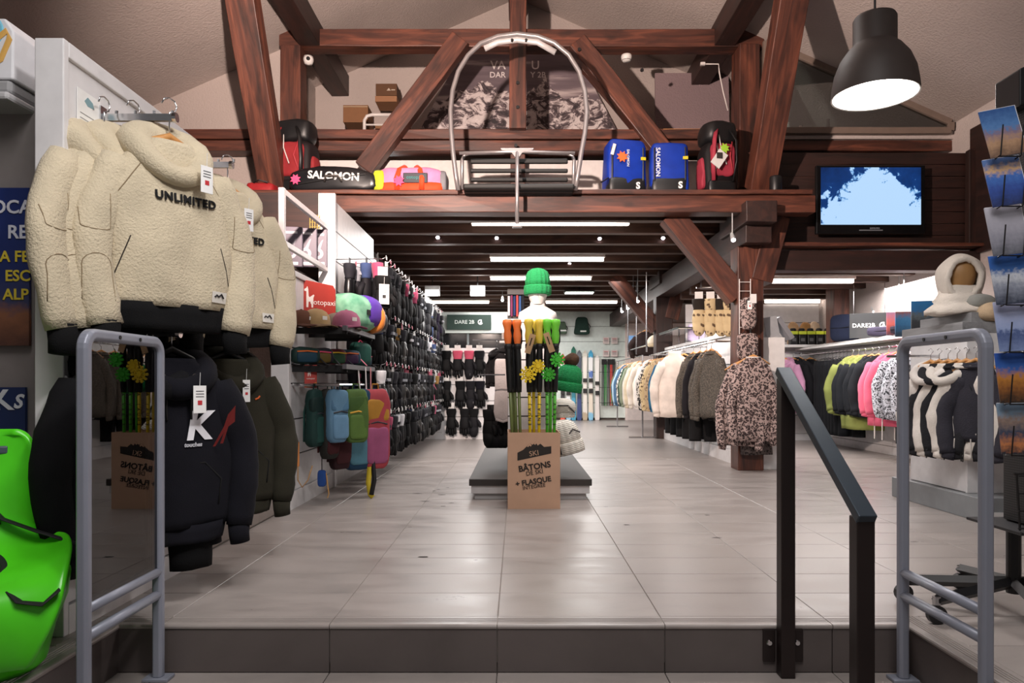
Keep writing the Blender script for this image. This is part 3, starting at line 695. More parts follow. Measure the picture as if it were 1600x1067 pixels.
f5 = fleece('fleece_hoodie', 'rearmost cream fleece hoodie against the panel on the farther arm', (-1.475, 3.30, 1.735), R(70), 5, False, word=False)
# dark hoodies on the lower arms
def hoodie(name, label, loc, rz, seed, col, W=.46, L=.64, T=.13, group='dark hoodies on the lower arms', cords=True, rib=None, cat='hoodie'):
    m = fabric(col, 240, .25); rb = rib or m; t = thing(name, label, cat, loc, rz, group)
    bm_ = body_mesh(W, L, T, .085, 1.0, .014, seed, .06); put(bm_, 'body', m, t); put(ring_band(W, L, T, .06, seed, .08), 'hem_band', rb, t)
    for s_ in (-1, 1):
        q = put(sleeve_mesh(s_, W, .66, .02, .08, .055, -.04, seed, .75), 'sleeve', m, t); put(cuff_mesh(s_, W, .66, .02, .048, -.04, seed, .07, .75), 'cuff', rb, q)
    put(hood_mesh(.115, .042, .075, .04, seed), 'hood', m, t)
    pk = on_surface(bm_, [(-.16, 0, -.56), (-.17, 0, -.46), (-.10, 0, -.39), (.10, 0, -.39), (.17, 0, -.46), (.16, 0, -.56)], .0); seam_tube(t, pk, plain('08080a', .9), .004, 'pocket')
    if cords:
        for s_ in (-1, 1):
            MB().tube(on_surface(bm_, [(s_*.045, 0, -.06-.02*k) for k in range(9)], .006), .004, 6).build('drawcord', BLACK, t, smooth=True)
            p = on_surface(bm_, [(s_*.06, 0, -.055)], .012)
            if p: MB().lathe([(.005, 0), (.012, 0), (.012, .006), (.005, .006)], 12).xf(Matrix.Rotation(R(90), 4, 'X')).build('eyelet', CHROME, t, loc=p[0])
    hanger(t, BLACK, .05, .3); return t, bm_
t, bm_ = hoodie('dark_hoodie', 'black-navy hoodie with a white letter K and a red figure on the chest', (-1.34, 2.78, .95), R(46), 6, '101018')
swing_tag(t, (.055, -.13, -.09), R(4), .05, .105)
for body, sz, lx, lz, col, nm in (('K', .15, .07, -.25, 'e4e4ea', 'lettering'), ('SKI', .15, -.1, -.25, 'e4e4ea', 'lettering'), ('touches', .022, .05, -.318, 'b9b9c0', 'lettering')):
    if body == 'SKI': continue
    put(project(text_mesh(body, sz, .035, .2, .001), Matrix.Translation((lx, -.2, lz)) @ Matrix.Rotation(R(90), 4, 'X'), bm_, .004), nm, plain(col, .8), t)
fig = MB().add([(.135, 0, -.20), (.15, 0, -.165), (.165, 0, -.20), (.18, 0, -.23), (.16, 0, -.25), (.172, 0, -.32), (.158, 0, -.32), (.152, 0, -.27), (.142, 0, -.33), (.13, 0, -.33), (.14, 0, -.25)], [tuple(range(11))]).mesh('figure')
put(project(fig, Matrix.Translation((0, -.2, 0)), bm_, .005), 'figure_print', plain('b03a3a', .8), t, label='red skier figure print')
hoodie('dark_hoodie', 'plain black hoodie behind the glass gate, against the end post', (-1.45, 2.62, .95), R(70), 7, '0b0b0e', cords=False)
hoodie('dark_hoodie', 'plain black hoodie between the end post and the K hoodie', (-1.40, 2.71, .95), R(60), 8, '0e0e12', cords=False)
t, _ = hoodie('olive_hoodie', 'dark olive hoodie with a small orange mark on the farther lower arm', (-1.33, 3.29, .965), R(48), 9, '2b2920', cords=False)
swing_tag(t, (.03, -.12, -.08), 0, .035, .1)
MB().tube(on_surface(_, [(.10, 0, -.17), (.115, 0, -.165), (.125, 0, -.155)], .003), .004, 5).build('emblem', plain('d0602a', .7), t)
hoodie('olive_hoodie', 'dark olive hoodie hanging behind the one with the orange mark', (-1.44, 3.33, .965), R(60), 10, '252319', cords=False)
def trousers(name, label, loc, rz, col, seed=0, L=.95, W=.40, T=.1, group=None, mat=None):
    t = thing(name, label, 'trousers', loc, rz, group); m = mat or fabric(col, 200, .25)
    key = ('t', L, W, T, seed)
    if key not in GM:
        mb = MB()
        for s_ in (-1, 1):
            rings = []
            for k in range(15):
                z = -L*k/14; q = k/14; cx = s_*W*(.2 + .06*q); hw = W*(.27 - .06*q + (.0 if k else -.03)); hd = T*(.5 - .04*q)
                rings.append([Vector((cx + hw*math.cos(2*math.pi*j/14) + .008*noise.noise(Vector((z*6, seed, s_))), hd*math.sin(2*math.pi*j/14) + .014*noise.noise(Vector((cx*9 + math.cos(j), z*7, seed))), z)) for j in range(14)])
            mb.loft(rings)
        GM[key] = mb.mesh('legs', True)
    put(GM[key], 'legs', m, t)
    wk = ('tw', W, T)
    if wk not in GM: GM[wk] = MB().loft([[Vector((W*.45*math.cos(2*math.pi*j/20), T*.52*math.sin(2*math.pi*j/20), z)) for j in range(20)] for z in (-.05, 0, .015)]).mesh('waistband', True)
    put(GM[wk], 'waistband', m, t)
    hk = MB().tube([(-W*.36, 0, .03), (0, 0, .06), (W*.36, 0, .03)], .006, 6).build('hanger', CHROME, t); MB().tube([(0, 0, .06), (0, 0, .1), (.02, 0, .125), (0, 0, .145), (-.02, 0, .125)], .003, 5).build('hook', CHROME, hk)
    return t
trousers('black_trousers', 'black trousers hanging lowest beside the glass gate', (-1.36, 2.76, .80), R(50), '08080a', 3, .66)
# ================================================================ foreground: gates, handrail, green seat
GATE = plain('888c99', .4, .2, .03)
def gate(name, label, x, y0, y1, z0=-.173, z1=1.03):
    t = thing(name, label, 'security gate', (x, (y0+y1)/2, z0)); hy = (y1-y0)/2; hz = z1-z0; r = .06
    def loop(inset, zz0):
        pts = [(0, -hy+inset, zz0), (0, -hy+inset, hz-r)]
        pts += [(0, -hy+r-(r-inset)*math.cos(a), hz-r+(r-inset)*math.sin(a)) for a in [R(q) for q in (15, 30, 45, 60, 75)]] + [(0, -hy+r, hz-inset), (0, hy-r, hz-inset)]
        pts += [(0, hy-r+(r-inset)*math.sin(a), hz-r+(r-inset)*math.cos(a)) for a in [R(q) for q in (15, 30, 45, 60, 75)]] + [(0, hy-inset, hz-r), (0, hy-inset, zz0)]
        return pts
    P = loop(.018, .012); rings = []
    for i, p in enumerate(P):
        a = Vector(P[max(0, i-1)]); b = Vector(P[min(len(P)-1, i+1)]); tt = (b-a).normalized(); nn = Vector((1, 0, 0)).cross(tt)
        rings.append([Vector(p) + Vector((1, 0, 0))*sx_*.018 + nn*sy_*.018 for sx_, sy_ in ((-.6, -1), (.6, -1), (1, -.5), (1, .5), (.6, 1), (-.6, 1), (-1, .5), (-1, -.5))])
    MB().loft(rings).build('frame', GATE, t, smooth=False, bevel=.003)
    for zz in (.30, .38): MB().tube([(0, -hy+.02, zz), (0, hy-.02, zz)], .017, 8).build('crossbar', GATE, t, smooth=True)
    if x < 0: MB().mm(-.004, .004, -hy+.03, hy-.03, .39, hz-.03).build('pane', glass('gate_acrylic', 'b8bcc0', .06, .0), t)
    for s_ in (-1, 1): MB().box((0, s_*(hy-.018), .006), (.09, .06, .012)).build('base_plate', GATE, t, bevel=.003)
    for s_ in (-1, 1): MB().cyl((-.018, s_*.06, hz-.018), (-.021, s_*.06, hz-.018), .006, n=10).build('screw', BLACK, t); MB().cyl((.018, s_*.06, hz-.018), (.021, s_*.06, hz-.018), .006, n=10).build('screw', BLACK, t)
gate('security_gate', 'grey shop security gate with dark clear panel by the cream hoodies', -1.262, 2.07, 2.54)
gate('security_gate', 'grey shop security gate by the postcard stand', 1.352, 2.05, 2.53)
STEEL = plain('2a2120', .45, .4); STEELT = plain('3c4650', .35, .5)
t = thing('handrail', 'dark steel handrail sloping down the step', 'handrail', (.956, 2.55, -.173))
MB().box((0, 0, .53), (.05, .05, 1.06)).build('post', STEEL, t, bevel=.003); MB().box((.006, -.55, .335), (.05, .05, .67)).build('post', STEEL, t, bevel=.003)
a, b = Vector((0, .025, 1.085)), Vector((.006, -.575, .668)); ang = math.atan2(b.z-a.z, b.y-a.y)
rl = MB().box((0, 0, 0), ((b-a).length+.01, .052, .03)).build('rail', STEELT, t, bevel=.003, loc=(a+b)/2)
tt = (b-a).normalized(); yy = Vector((1, 0, 0)).cross(tt).normalized()
rl.rotation_euler = Matrix((tt, Vector((1, 0, 0)), tt.cross(Vector((1, 0, 0))))).transposed().to_euler()
for s_ in (-1, 1):
    MB().box((s_*.05, .028, .10), (.045, .008, .12)).build('mounting_plate', STEEL, t, bevel=.006)
    MB().lathe([(.0, .006), (.008, .006), (.011, .002), (.011, 0)], 12).xf(Matrix.Rotation(R(90), 4, 'X')).build('bolt', CHROME, t, loc=(s_*.05, .024, .11))
def sgn_(v, e): return (abs(v)**e)*(1 if v >= 0 else -1)
# green child seat at the lower left
GREEN = plain('52d420', .28, 0, .04)
t = thing('child_seat', 'glossy bright green plastic child seat shell with black straps', 'seat', (-1.69, 2.2, .0), R(30)); t.scale = (.82, .86, .90)
# side profile (y, z) of the shell centre line with half width and how far the rim rises from it
prof = [(.20, .80, .13, .03), (.21, .795, .17, .03), (.215, .76, .205, .04), (.205, .68, .225, .05), (.19, .60, .225, .06), (.17, .52, .225, .07), (.14, .44, .245, .09), (.09, .375, .29, .10), (.02, .335, .33, .10), (-.06, .315, .345, .09), (-.14, .31, .35, .075), (-.21, .30, .345, .06), (-.26, .275, .335, .05), (-.285, .23, .32, .05), (-.29, .17, .29, .04), (-.275, .10, .25, .03), (-.25, .05, .22, .02)]
rings = []
for i, (yy, zz, hw, rim) in enumerate(prof):
    r = []; k = smooth01((i-5)/4)                    # 0 on the back, 1 on the seat pan
    kf = smooth01((i-11)/3)
    for j in range(21):
        u = -1 + j/10; q = abs(u)**3.2
        r.append(Vector((hw*u, yy - rim*q*(1-k)*1.2 - .03*q*kf, zz + rim*q*k*(1-kf))))
    rings.append(r)
o = MB().loft(rings, close=False, cap=False).build('shell', GREEN, t, smooth=True); sm = o.modifiers.new('s', 'SOLIDIFY'); sm.thickness = .03; sb_ = o.modifiers.new('sub', 'SUBSURF'); sb_.levels = 2; sb_.render_levels = 2
MB().loft([[Vector((hw*sgn_(math.cos(2*math.pi*q/28), .7), -.04 + hd*sgn_(math.sin(2*math.pi*q/28), .7), z)) for q in range(28)] for z, hw, hd in ((.0, .24, .2), (.02, .26, .215), (.12, .285, .225), (.22, .325, .235), (.30, .335, .235), (.325, .31, .2))]).build('base', GREEN, t, smooth=True)
BLK = plain('111113', .7)
MB().tube([(-.02, .165, .6), (.10, .09, .48), (.22, .0, .44), (.35, -.08, .40)], .016, 8, flat=.25).build('strap', BLK, t, smooth=True)
MB().tube([(.0, .13, .48), (.09, .03, .37), (.13, -.1, .345), (.13, -.22, .32), (.19, -.31, .27), (.26, -.335, .26), (.31, -.33, .30)], .017, 8, flat=.25).build('strap', BLK, t, smooth=True)
MB().tube([(.06, .18, .74), (.07, .165, .62), (.07, .14, .52), (.09, .1, .46)], .005, 6).build('cord', BLK, t, smooth=True)
MB().box((.04, .185, .72), (.14, .03, .03)).build('slot_buckle', plain('4a5560', .4), t, bevel=.006)
# board and boxes left of the hoodie panel
def gradient_print(key, stops, axis='Z', extra=None):
    m, g = newmat(key, .55); tc = g.new('ShaderNodeTexCoord'); sp = g.new('ShaderNodeSeparateXYZ'); g.link(tc.outputs['Generated'], sp.inputs[0])
    n = g.noise(g.coord((3, 3, 5), 'Generated'), 2.2, 6, .6); v = g.math('ADD', sp.outputs[axis], g.math('MULTIPLY', g.math('SUBTRACT', n, .5), extra or .25))
    g.base(g.ramp(v, [(p, lin(c)) for p, c in stops])); return m
YS = 2.62
xs_ = lambda px: (px-CX)*YS/F
zs_ = lambda py: H-(py-CY)*YS/F
t = thing('rental_board', 'blue printed rental board with white and yellow lettering', 'sign', (xs_(-60), YS, zs_(540)))
bd = MB().mm(xs_(-170)-xs_(-60), xs_(47)-xs_(-60), -.006, .006, 0, zs_(294)-zs_(540)).build('panel', gradient_print('rental_print', [(0, '5a3a30'), (.18, '8a5a40'), (.28, '3a3f60'), (.45, '1c2c66'), (1, '142a6a')]), t)
for body, px, py, sz, col in (('LOCA', 52, 325, .068, 'd8dae6'), ('RE', 46, 364, .068, 'd8dae6'), ('IA FE', 48, 402, .056, 'd8c23a'), ('ESC', 50, 432, .056, 'd8c23a'), ('ALP', 47, 461, .056, 'd8c23a')):
    text(body, 'lettering', plain(col, .6), t, (xs_(px)-xs_(-60), -.008, zs_(py)-zs_(540)), sz, align='RIGHT', bold=.02, depth=.001)
sd = MB().mm(-2.6, xs_(48), YS+.02, YS+.06, 0, zs_(165)).build('side_partition', plain('8d8684', .7), None); tag(sd, 'grey partition board left of the hoodie panel', 'partition')
t = thing('logo_board', 'dark blue board with white star logo below the rental board', 'sign', (xs_(-60), YS, zs_(680)))
MB().mm(xs_(-170)-xs_(-60), xs_(41)-xs_(-60), -.006, .006, 0, zs_(605)-zs_(680)).build('panel', plain('1d2f5c', .5), t)
text('K', 'lettering', plain('dfe3ea', .6), t, (xs_(8)-xs_(-60), -.008, zs_(626)-zs_(680)), .10, bold=.03, shear=-.2); text('S', 'lettering', plain('dfe3ea', .6), t, (xs_(30)-xs_(-60), -.008, zs_(628)-zs_(680)), .07, bold=.03, shear=.25)
t = thing('toy_box', 'white carton printed with yellow, blue and red shapes on the left shelf', 'box', (xs_(-40), YS+.0, zs_(142)))
bx_ = MB().prism([(xs_(-170)-xs_(-40), 0), (xs_(50)-xs_(-40), 0), (xs_(51)-xs_(-40), .17), (xs_(38)-xs_(-40), .215), (xs_(-170)-xs_(-40), .225)], -.1, .12).build('carton', plain('e2e2e6', .4), t, bevel=.006)
MB().tube([(.10, -.102, .03), (.17, -.102, .07), (.20, -.102, .14), (.19, -.102, .17), (.13, -.102, .12), (.09, -.102, .07)], .012, 6, flat=.12, up=(0, 1, 0)).build('print', plain('e0b060', .5), t); MB().lathe([(0, .002), (.055, .002), (.06, 0)], 20).xf(Matrix.Rotation(R(90), 4, 'X')).build('print', plain('7cc4dc', .5), t, loc=(.12, -.1, .17))
MB().lathe([(0, .002), (.02, .002), (.022, 0)], 16).xf(Matrix.Rotation(R(90), 4, 'X')).build('print', plain('c8384a', .5), t, loc=(.09, -.1, .11))
t = thing('grey_cabinet_top', 'pale moulded shelf under the printed carton', 'shelf', (xs_(-40), YS, zs_(175)))
MB().mm(xs_(-170)-xs_(-40), xs_(48)-xs_(-40), -.12, .14, 0, .03).build('shelf_board', plain('b9b8ba', .4), t, bevel=.01); MB().mm(xs_(-170)-xs_(-40), xs_(46)-xs_(-40), -.1, .12, .03, zs_(142)-zs_(175)).build('moulding', plain('9c9c9e', .4), t, bevel=.012)
# ================================================================ loft
def sgn(v, e): return (abs(v)**e)*(1 if v >= 0 else -1)
def blob(w, d, h, e1=.35, e2=.35, n=24, m=14, wob=.0, seed=0, fn=None):
    "soft box standing on z=0"
    rings = []
    for i in range(m+1):
        ph = -math.pi/2 + math.pi*i/m; c, s_ = sgn(math.cos(ph), e1), sgn(math.sin(ph), e1); r = []
        for j in range(n):
            th = 2*math.pi*j/n; p = Vector((w/2*c*sgn(math.cos(th), e2), d/2*c*sgn(math.sin(th), e2), h/2*(1+s_)))
            if wob: q = noise.noise_vector(p*9 + Vector((seed*7.3, 0, 0)))*wob; p += Vector((q.x, q.y, q.z*.6 if i > 1 else 0))
            if fn: p = fn(p)
            r.append(p)
        rings.append(r)
    return MB().loft(rings)
def star_tag(t, loc, col, r=.05, name='price_star'):
    pts = [(loc[0] + (r if k % 2 else r*.6)*math.sin(math.pi*k/8), loc[2] + (r if k % 2 else r*.6)*math.cos(math.pi*k/8)) for k in range(16)]
    return MB().prism(pts, loc[1]-.004, loc[1]).build(name, plain(col, .6), t)
DK = 7.35
def deck(px, dd=DK): return Vector(((px-CX)*dd/F, dd, ZC))
def hk(px0, px1, d=DK): return (px1-px0)*d/F
# chairlift
YL = 6.86
SIL = plain('9c9696', .35, .6, .05); LEATH = plain('0c0a09', .6)
o0 = at(808, 300, YL)
t = thing('chairlift_seat', 'old silver chairlift seat with a tall rounded tube hanger and black slats', 'chairlift', o0)
def lp(px, py, d=YL): return at(px, py, d) - o0
loop_ = [(716, 297), (712, 272), (708, 240), (705, 205), (704, 172), (707, 142), (716, 112), (731, 87), (751, 68), (778, 57), (808, 53), (840, 57), (866, 67), (889, 86), (905, 112), (914, 143), (917, 175), (914, 208), (908, 240), (903, 272), (899, 297)]
MB().tube([lp(*q) for q in loop_], .023, 12).build('hanger_tube', SIL, t, smooth=True)
arc = [(757, 76), (778, 66), (808, 62), (840, 66), (868, 82)]
MB().tube([lp(x, y, YL+.02) for x, y in arc], .03, 8, flat=.9, up=(0, 1, 0)).build('clamp_plate', plain('c9c5c4', .4, .3), t, smooth=True)
for px in (800, 822): p = lp(px, 64, YL-.0); MB().cyl(p + Vector((0, -.03, 0)), p + Vector((0, .0, 0)), .012, n=8).build('bolt', BLACK, t)
MB().tube([lp(722, 296, YL+.1), lp(722, 250, YL+.14), lp(726, 242, YL+.14), lp(733, 240, YL+.14), lp(808, 238, YL+.14), lp(886, 240, YL+.14), lp(894, 243, YL+.14), lp(897, 250, YL+.14), lp(896, 296, YL+.1)], .018, 8).build('back_frame', SIL, t, smooth=True)
for py in (252, 267, 281): MB().box(lp(811, py, YL+.16), (hk(733, 889, YL), .04, .05 if py < 260 else .04)).build('back_slat', LEATH, t, bevel=.012)
for k in range(4): MB().box(Vector((0.015, -.06+.1*k, .03-.004*k)), (hk(726, 898, YL), .085, .05)).build('seat_slat', LEATH, t, bevel=.016)
MB().prism([(-.16, .405), (.16, .405), (.15, .385), (.05, .36), (.022, .32), (-.022, .32), (-.05, .36), (-.15, .385)], -.05, -.02).build('bar_bracket', SIL, t, bevel=.004)
MB().tube([(0, -.035, .37), (0, -.14, .12), (0, -.16, -.04), (0, -.16, -.36)], .018, 8).build('footrest_stem', SIL, t, smooth=True)
MB().tube([(-.55, -.035, .36), (0, -.035, .375), (.55, -.035, .36)], .016, 8).build('safety_bar', SIL, t, smooth=True); MB().box((0, -.16, -.36), (.09, .07, .03)).build('footrest', SIL, t, bevel=.006)
# bags
NYL = plain('121214', .45); 
def backpack(px, name, label, w, h, body, accent, flip=1, tags=None, d=.26):
    t = thing(name, label, 'backpack', deck(px), R(-12)*flip)
    A, B_ = fabric(body, 200, .2, .6), fabric(accent, 200, .2, .6)
    blob(w, d, h*.72, .4, .45, wob=.02, seed=px).build('pack', A, t, smooth=True)
    blob(w*.96, d*1.1, h*.3, .5, .5, wob=.02, seed=px+1).build('lid', NYL, t, smooth=True, loc=(0, .0, h*.68))
    blob(w*.74, d*.35, h*.42, .4, .4, wob=.015, seed=px+2).build('front_pocket', B_, t, smooth=True, loc=(0, -d*.42, h*.26))
    blob(w*.86, d*.4, h*.2, .4, .5, wob=.01, seed=px+3).build('bottom_pocket', NYL, t, smooth=True, loc=(0, -d*.36, .02))
    for s_ in (-1, 1):
        blob(w*.2, d*.6, h*.4, .4, .4, wob=.01, seed=px+5+s_).build('side_pocket', B_ if s_*flip > 0 else NYL, t, smooth=True, loc=(s_*w*.46, 0, h*.12))
        MB().tube([(s_*w*.2, -d*.5, h*.86), (s_*w*.33, -d*.7, h*.7), (s_*w*.36, -d*.68, h*.45), (s_*w*.3, -d*.55, h*.2)], .022, 8, flat=.45).build('shoulder_strap', B_ if s_ < 0 else NYL, t, smooth=True)
        MB().tube([(s_*w*.26, -d*.56, h*.7), (s_*w*.16, -d*.66, h*.5), (s_*w*.28, -d*.6, h*.3)], .008, 6, flat=.5).build('compression_strap', plain('a8323a' if s_ > 0 else 'c8c2c0', .6), t, smooth=True)
    MB().tube([(-w*.15, -d*.45, h*.88), (-w*.1, -d*.62, h*.6), (w*.05, -d*.66, h*.4)], .006, 6).build('piping', plain('c9c3bf', .6), t, smooth=True)
    return t
b1 = backpack(462, 'hiking_backpack', 'tall black and red hiking backpack at the left end of the loft ledge', .44, .82, '1d1618', '8c2a2e')
MB().box((-.27, -.12, .42), (.07, .008, .15), Matrix.Rotation(R(20), 3, 'Y')).build('swing_tag', plain('e2dedb', .6), b1)
t = thing('red_pouch', 'small red and black bag lying at the left end of the ledge', 'bag', deck(412, 7.2))
blob(.28, .22, .12, .4, .4, wob=.02, seed=1).build('body', fabric('8f2024', 200, .2, .6), t, smooth=True); blob(.13, .2, .09, .4, .4, wob=.01).build('end_pocket', NYL, t, smooth=True, loc=(-.16, 0, 0)); MB().tube([(-.06, -.11, .11), (.0, -.13, .13), (.08, -.11, .11)], .008, 6).build('zip', BLACK, t)
BAGM = plain('17171a', .32, 0, .1)
t = thing('board_bag', 'long black padded bag with SALOMON in white along its side', 'bag', deck(525, 7.16))
wv = hk(452, 592, 7.16)
def bagf(p): return Vector((p.x, p.y, p.z*(1.05 - .25*max(0, p.x/wv*2)**2 - .12*max(0, -p.x/wv*2)**2)))
bg = blob(wv, .26, .26, .55, .38, 32, 14, .02, 3, bagf); mb_mesh = bg.mesh('bag', True); put(mb_mesh, 'body', BAGM, t)
put(project(text_mesh('SALOMON', .105, .03, .0, .001), Matrix.Translation((.01, -.3, .155)) @ Matrix.Rotation(R(90), 4, 'X') @ Matrix.Rotation(R(-3), 4, 'Z'), mb_mesh, .006), 'lettering', plain('dcdad8', .5), t, label='white SALOMON lettering')
MB().tube(on_surface(mb_mesh, [(-.4+.08*k, 0, .07+.012*k) for k in range(11)], .004), .006, 6).build('zip', plain('0a0a0b', .5), t); MB().tube([(-.08, -.13, .1), (-.06, -.165, .15), (.06, -.165, .15), (.09, -.135, .1)], .012, 6, flat=.5).build('carry_handle', plain('55504c', .5), t, smooth=True)
st = star_tag(t, (-.36, -.145, .12), 'f0487a', .055)
t = thing('duffel_bag', 'orange, pink and lime duffel bag with a dark name patch', 'bag', deck(643, 7.2))
wv = hk(591, 695, 7.2); me = blob(wv, .28, .27, .5, .3, 30, 14, .012, 5).mesh('duffel', True)
OR = fabric('ee4a22', 200, .2, .6); PK = fabric('d985ae', 200, .2, .6); LM = fabric('b8c22e', 200, .2, .6)
put(me, 'body', PK, t)
blob(wv*1.02, .30, .12, .4, .3, 30, 10, .006, 5).build('base_panel', OR, t, smooth=True); blob(.12, .29, .24, .5, .35, wob=.01).build('end_panel', LM, t, smooth=True, loc=(-wv/2+.03, -.005, .0)); blob(.1, .27, .24, .5, .35, wob=.01).build('end_panel', plain('77757a', .6), t, smooth=True, loc=(wv/2-.02, .01, .0))
for s_ in (-1, 1): MB().tube([(s_*.12, -.15, .03), (s_*.125, -.158, .14), (s_*.10, -.13, .235), (s_*.05, -.05, .29), (s_*.03, .05, .28)], .026, 8, flat=.3, up=(0, 1, 0)).build('webbing', OR, t, smooth=True)
pt = MB().box((.06, -.15, .145), (.24, .012, .1)).build('name_patch', plain('1c1f2a', .5), t, bevel=.01); text('cotopaxi', 'lettering', plain('2e8a8a', .6), pt, (.06, -.158, .15), .05)
star_tag(t, (-.10, -.175, .11), 'f2447c', .06)
BLUE = fabric('11308f', 160, .15, .45)
for px, w_, lb, lx in ((975, .44, 'blue gear bag with an orange star tag, left of the pair', -.03), (1044, .42, 'blue gear bag with vertical SALOMON lettering, right of the pair', -.12)):
    t = thing('blue_gear_bag', lb, 'bag', deck(px, 7.25), R(8) if px < 1000 else R(-4)); h = .56 if px < 1000 else .53
    me = blob(w_*.93, .26, h, .28, .28, 28, 16, .014, px, lambda p: Vector((p.x*(1-.08*p.z), p.y, p.z*(1-.05*p.x)))).mesh('bag', True); put(me, 'body', BLUE, t)
    blob(w_*.9, .275, .18, .3, .28, 24, 10, .006, 2).build('base_panel', NYL, t, smooth=True)
    text('S', 'emblem', plain('e6e4e2', .5), t, (.1, -.15, .085), .09, bold=.04)
    MB().tube(on_surface(me, [(w_*.36, 0, .14+.03*k) for k in range(12)], .003), .008, 6).build('piping', plain('1a1c28', .5), t); MB().tube(on_surface(me, [(-w_*.36, 0, .14+.03*k) for k in range(12)], .003), .01, 6).build('side_strap', plain('10142a', .5), t)
    MB().box((w_*.36, -.135, .36), (.05, .012, .03)).build('pull_tab', plain('c9b422', .5), t)
    if px < 1000:
        star_tag(t, (lx-.03, -.145, .37), 'e8642a', .06); MB().box((-.15, -.14, .44), (.03, .01, .11), Matrix.Rotation(R(15), 3, 'Y')).build('swing_tag', plain('d8d4d0', .5), t); text('SALOMON', 'lettering', plain('c8ccdc', .5), t, (.0, -.142, .36), .035, ry=-90, bold=.02)
        MB().tube([(-.2, -.12, .16), (-.25, -.16, .12), (-.28, -.17, .10)], .016, 6, flat=.4).build('loose_strap', NYL, t)
    else: text('SALOMON', 'lettering', plain('c8ccdc', .5), t, (lx, -.145, .32), .06, ry=-90, bold=.02)
b2 = backpack(1120, 'hiking_backpack', 'black backpack with pink-red straps and lime tag near the right post', .36, .80, '141113', '9c3444', -1)
star_tag(b2, (-.02, -.2, .47), '9ccc3a', .055); MB().box((-.08, -.205, .36), (.11, .006, .17), Matrix.Rotation(R(35), 3, 'Y')).build('swing_tag', plain('d9d6d4', .6), b2); MB().box((-.08, -.212, .39), (.06, .006, .06)).build('swing_tag', plain('35302e', .6), b2)
t = thing('black_speaker', 'small black cylinder speaker at the right end of the ledge', 'speaker', deck(1212, 7.12)); MB().lathe([(0, 0), (.055, 0), (.06, .01), (.06, .165), (.055, .175), (0, .175)], 20).build('body', NYL, t, smooth=True); MB().lathe([(.045, .176), (.05, .18), (.04, .182), (0, .178)], 20).build('cap', plain('333336', .4), t)
# upper loft: shelf behind tie beam, boxes, poster, panel
ZU = zt(207)
struct('trim_2', 'hidden loft shelf behind the tie beam', 'shelf', MB().mm(-2.5, 2.7, 7.98, GY, ZU-.06, ZU), PLANK)
KRAFT = plain('7d5638', .8); KRAFTD = plain('5a3c26', .8)
def carton(px0, px1, py0, py1, d, label, m, dep=.3, word=None, tape=True, z=None):
    a = at(px0, py0, d); b = at(px1, py1, d); z = b.z if z is None else z
    t = thing('cardboard_box', label, 'box', ((a.x+b.x)/2, d, z)); w_, h = b.x-a.x, a.z-b.z
    MB().box((0, dep/2, h/2), (w_, dep, h)).build('carton', m, t, bevel=.004)
    if tape: MB().box((0, -.001, h-.02), (w_*.98, .003, .012)).build('tape', plain('a08a70', .5), t)
    if word: MB().prism([(w_*.02, h*.4), (w_*.12, h*.62), (w_*.22, h*.4)], -.003, -.001).mm(w_*.24, w_*.42, -.003, -.001, h*.42, h*.5).build('logo_print', plain('b9aa9a', .6), t)
DU = 8.6
carton(536, 575, 164, 191, DU, 'brown cardboard box, upper of the left pair', KRAFT, z=at(0, 191, DU).z)
carton(538, 574, 191, 206, DU, 'brown cardboard box, lower of the left pair', KRAFT, z=ZU)
carton(586, 620, 159, 206, DU, 'brown carton under the two stacked cartons', KRAFT, word=True, z=ZU)
carton(586, 620, 149, 158, DU, 'flat light carton in the middle of the carton stack', plain('94694a', .8), tape=False, z=at(0, 158.6, DU).z)
carton(587, 620, 130, 148.5, DU, 'darkest carton on top of the carton stack', KRAFTD, word=True, tape=False, z=at(0, 149, DU).z)
carton(622, 640, 160, 206, DU, 'carton half hidden behind the diagonal strut', KRAFT, z=ZU)
t = thing('tube_rail', 'curved white tube rail in front of the cartons', 'rail', at(595, 207, 8.3)); MB().tube([(-.19, 0, 0), (-.19, 0, .14), (-.16, 0, .19), (-.1, 0, .205), (.18, 0, .205)], .02, 8).build('tube', plain('cac4c0', .4), t, smooth=True); MB().tube([(-.19, 0, .09), (.14, 0, .09)], .01, 6).build('crossbar', plain('cac4c0', .4), t); MB().tube([(.14, 0, 0), (.14, 0, .2)], .014, 6).build('upright', plain('5a2a20', .5), t)
m, g = newmat('mountain_print', .6)
tc = g.new('ShaderNodeTexCoord'); sp = g.new('ShaderNodeSeparateXYZ'); g.link(tc.outputs['Generated'], sp.inputs[0])
n1 = g.noise(g.coord((2.4, 1, .3), 'Generated'), 2.1, 2); n2 = g.noise(g.coord((5, 1, 2.6), 'Generated'), 3.0, 10, .72, .9)
hgt = g.math('ADD', g.math('MULTIPLY', n1, .9), g.math('MULTIPLY', g.math('SUBTRACT', n2, .5), .22)); below = g.math('LESS_THAN', sp.outputs['Z'], g.math('SUBTRACT', hgt, -.02))
sky = g.ramp(g.noise(g.coord((1.2, 1, 4), 'Generated', rot=(0, .3, 0)), 1.6, 5), [(.35, lin('574a50')), (.55, lin('6d5e64')), (.66, lin('b9aaa8'))]); rock = g.ramp(n2, [(.40, lin('2c2428')), (.49, lin('5a4a4e')), (.54, lin('cabdbb')), (.7, lin('e2d8d6'))])
g.base(g.mix(below, sky, rock))
t = thing('mountain_poster', 'large dusky snow mountain poster with white lettering behind the truss', 'poster', at(810, 207, 9.0)); pw = hk(655, 966, 9.0); ph = (at(0, 85, 9.0)-at(0, 207, 9.0)).z
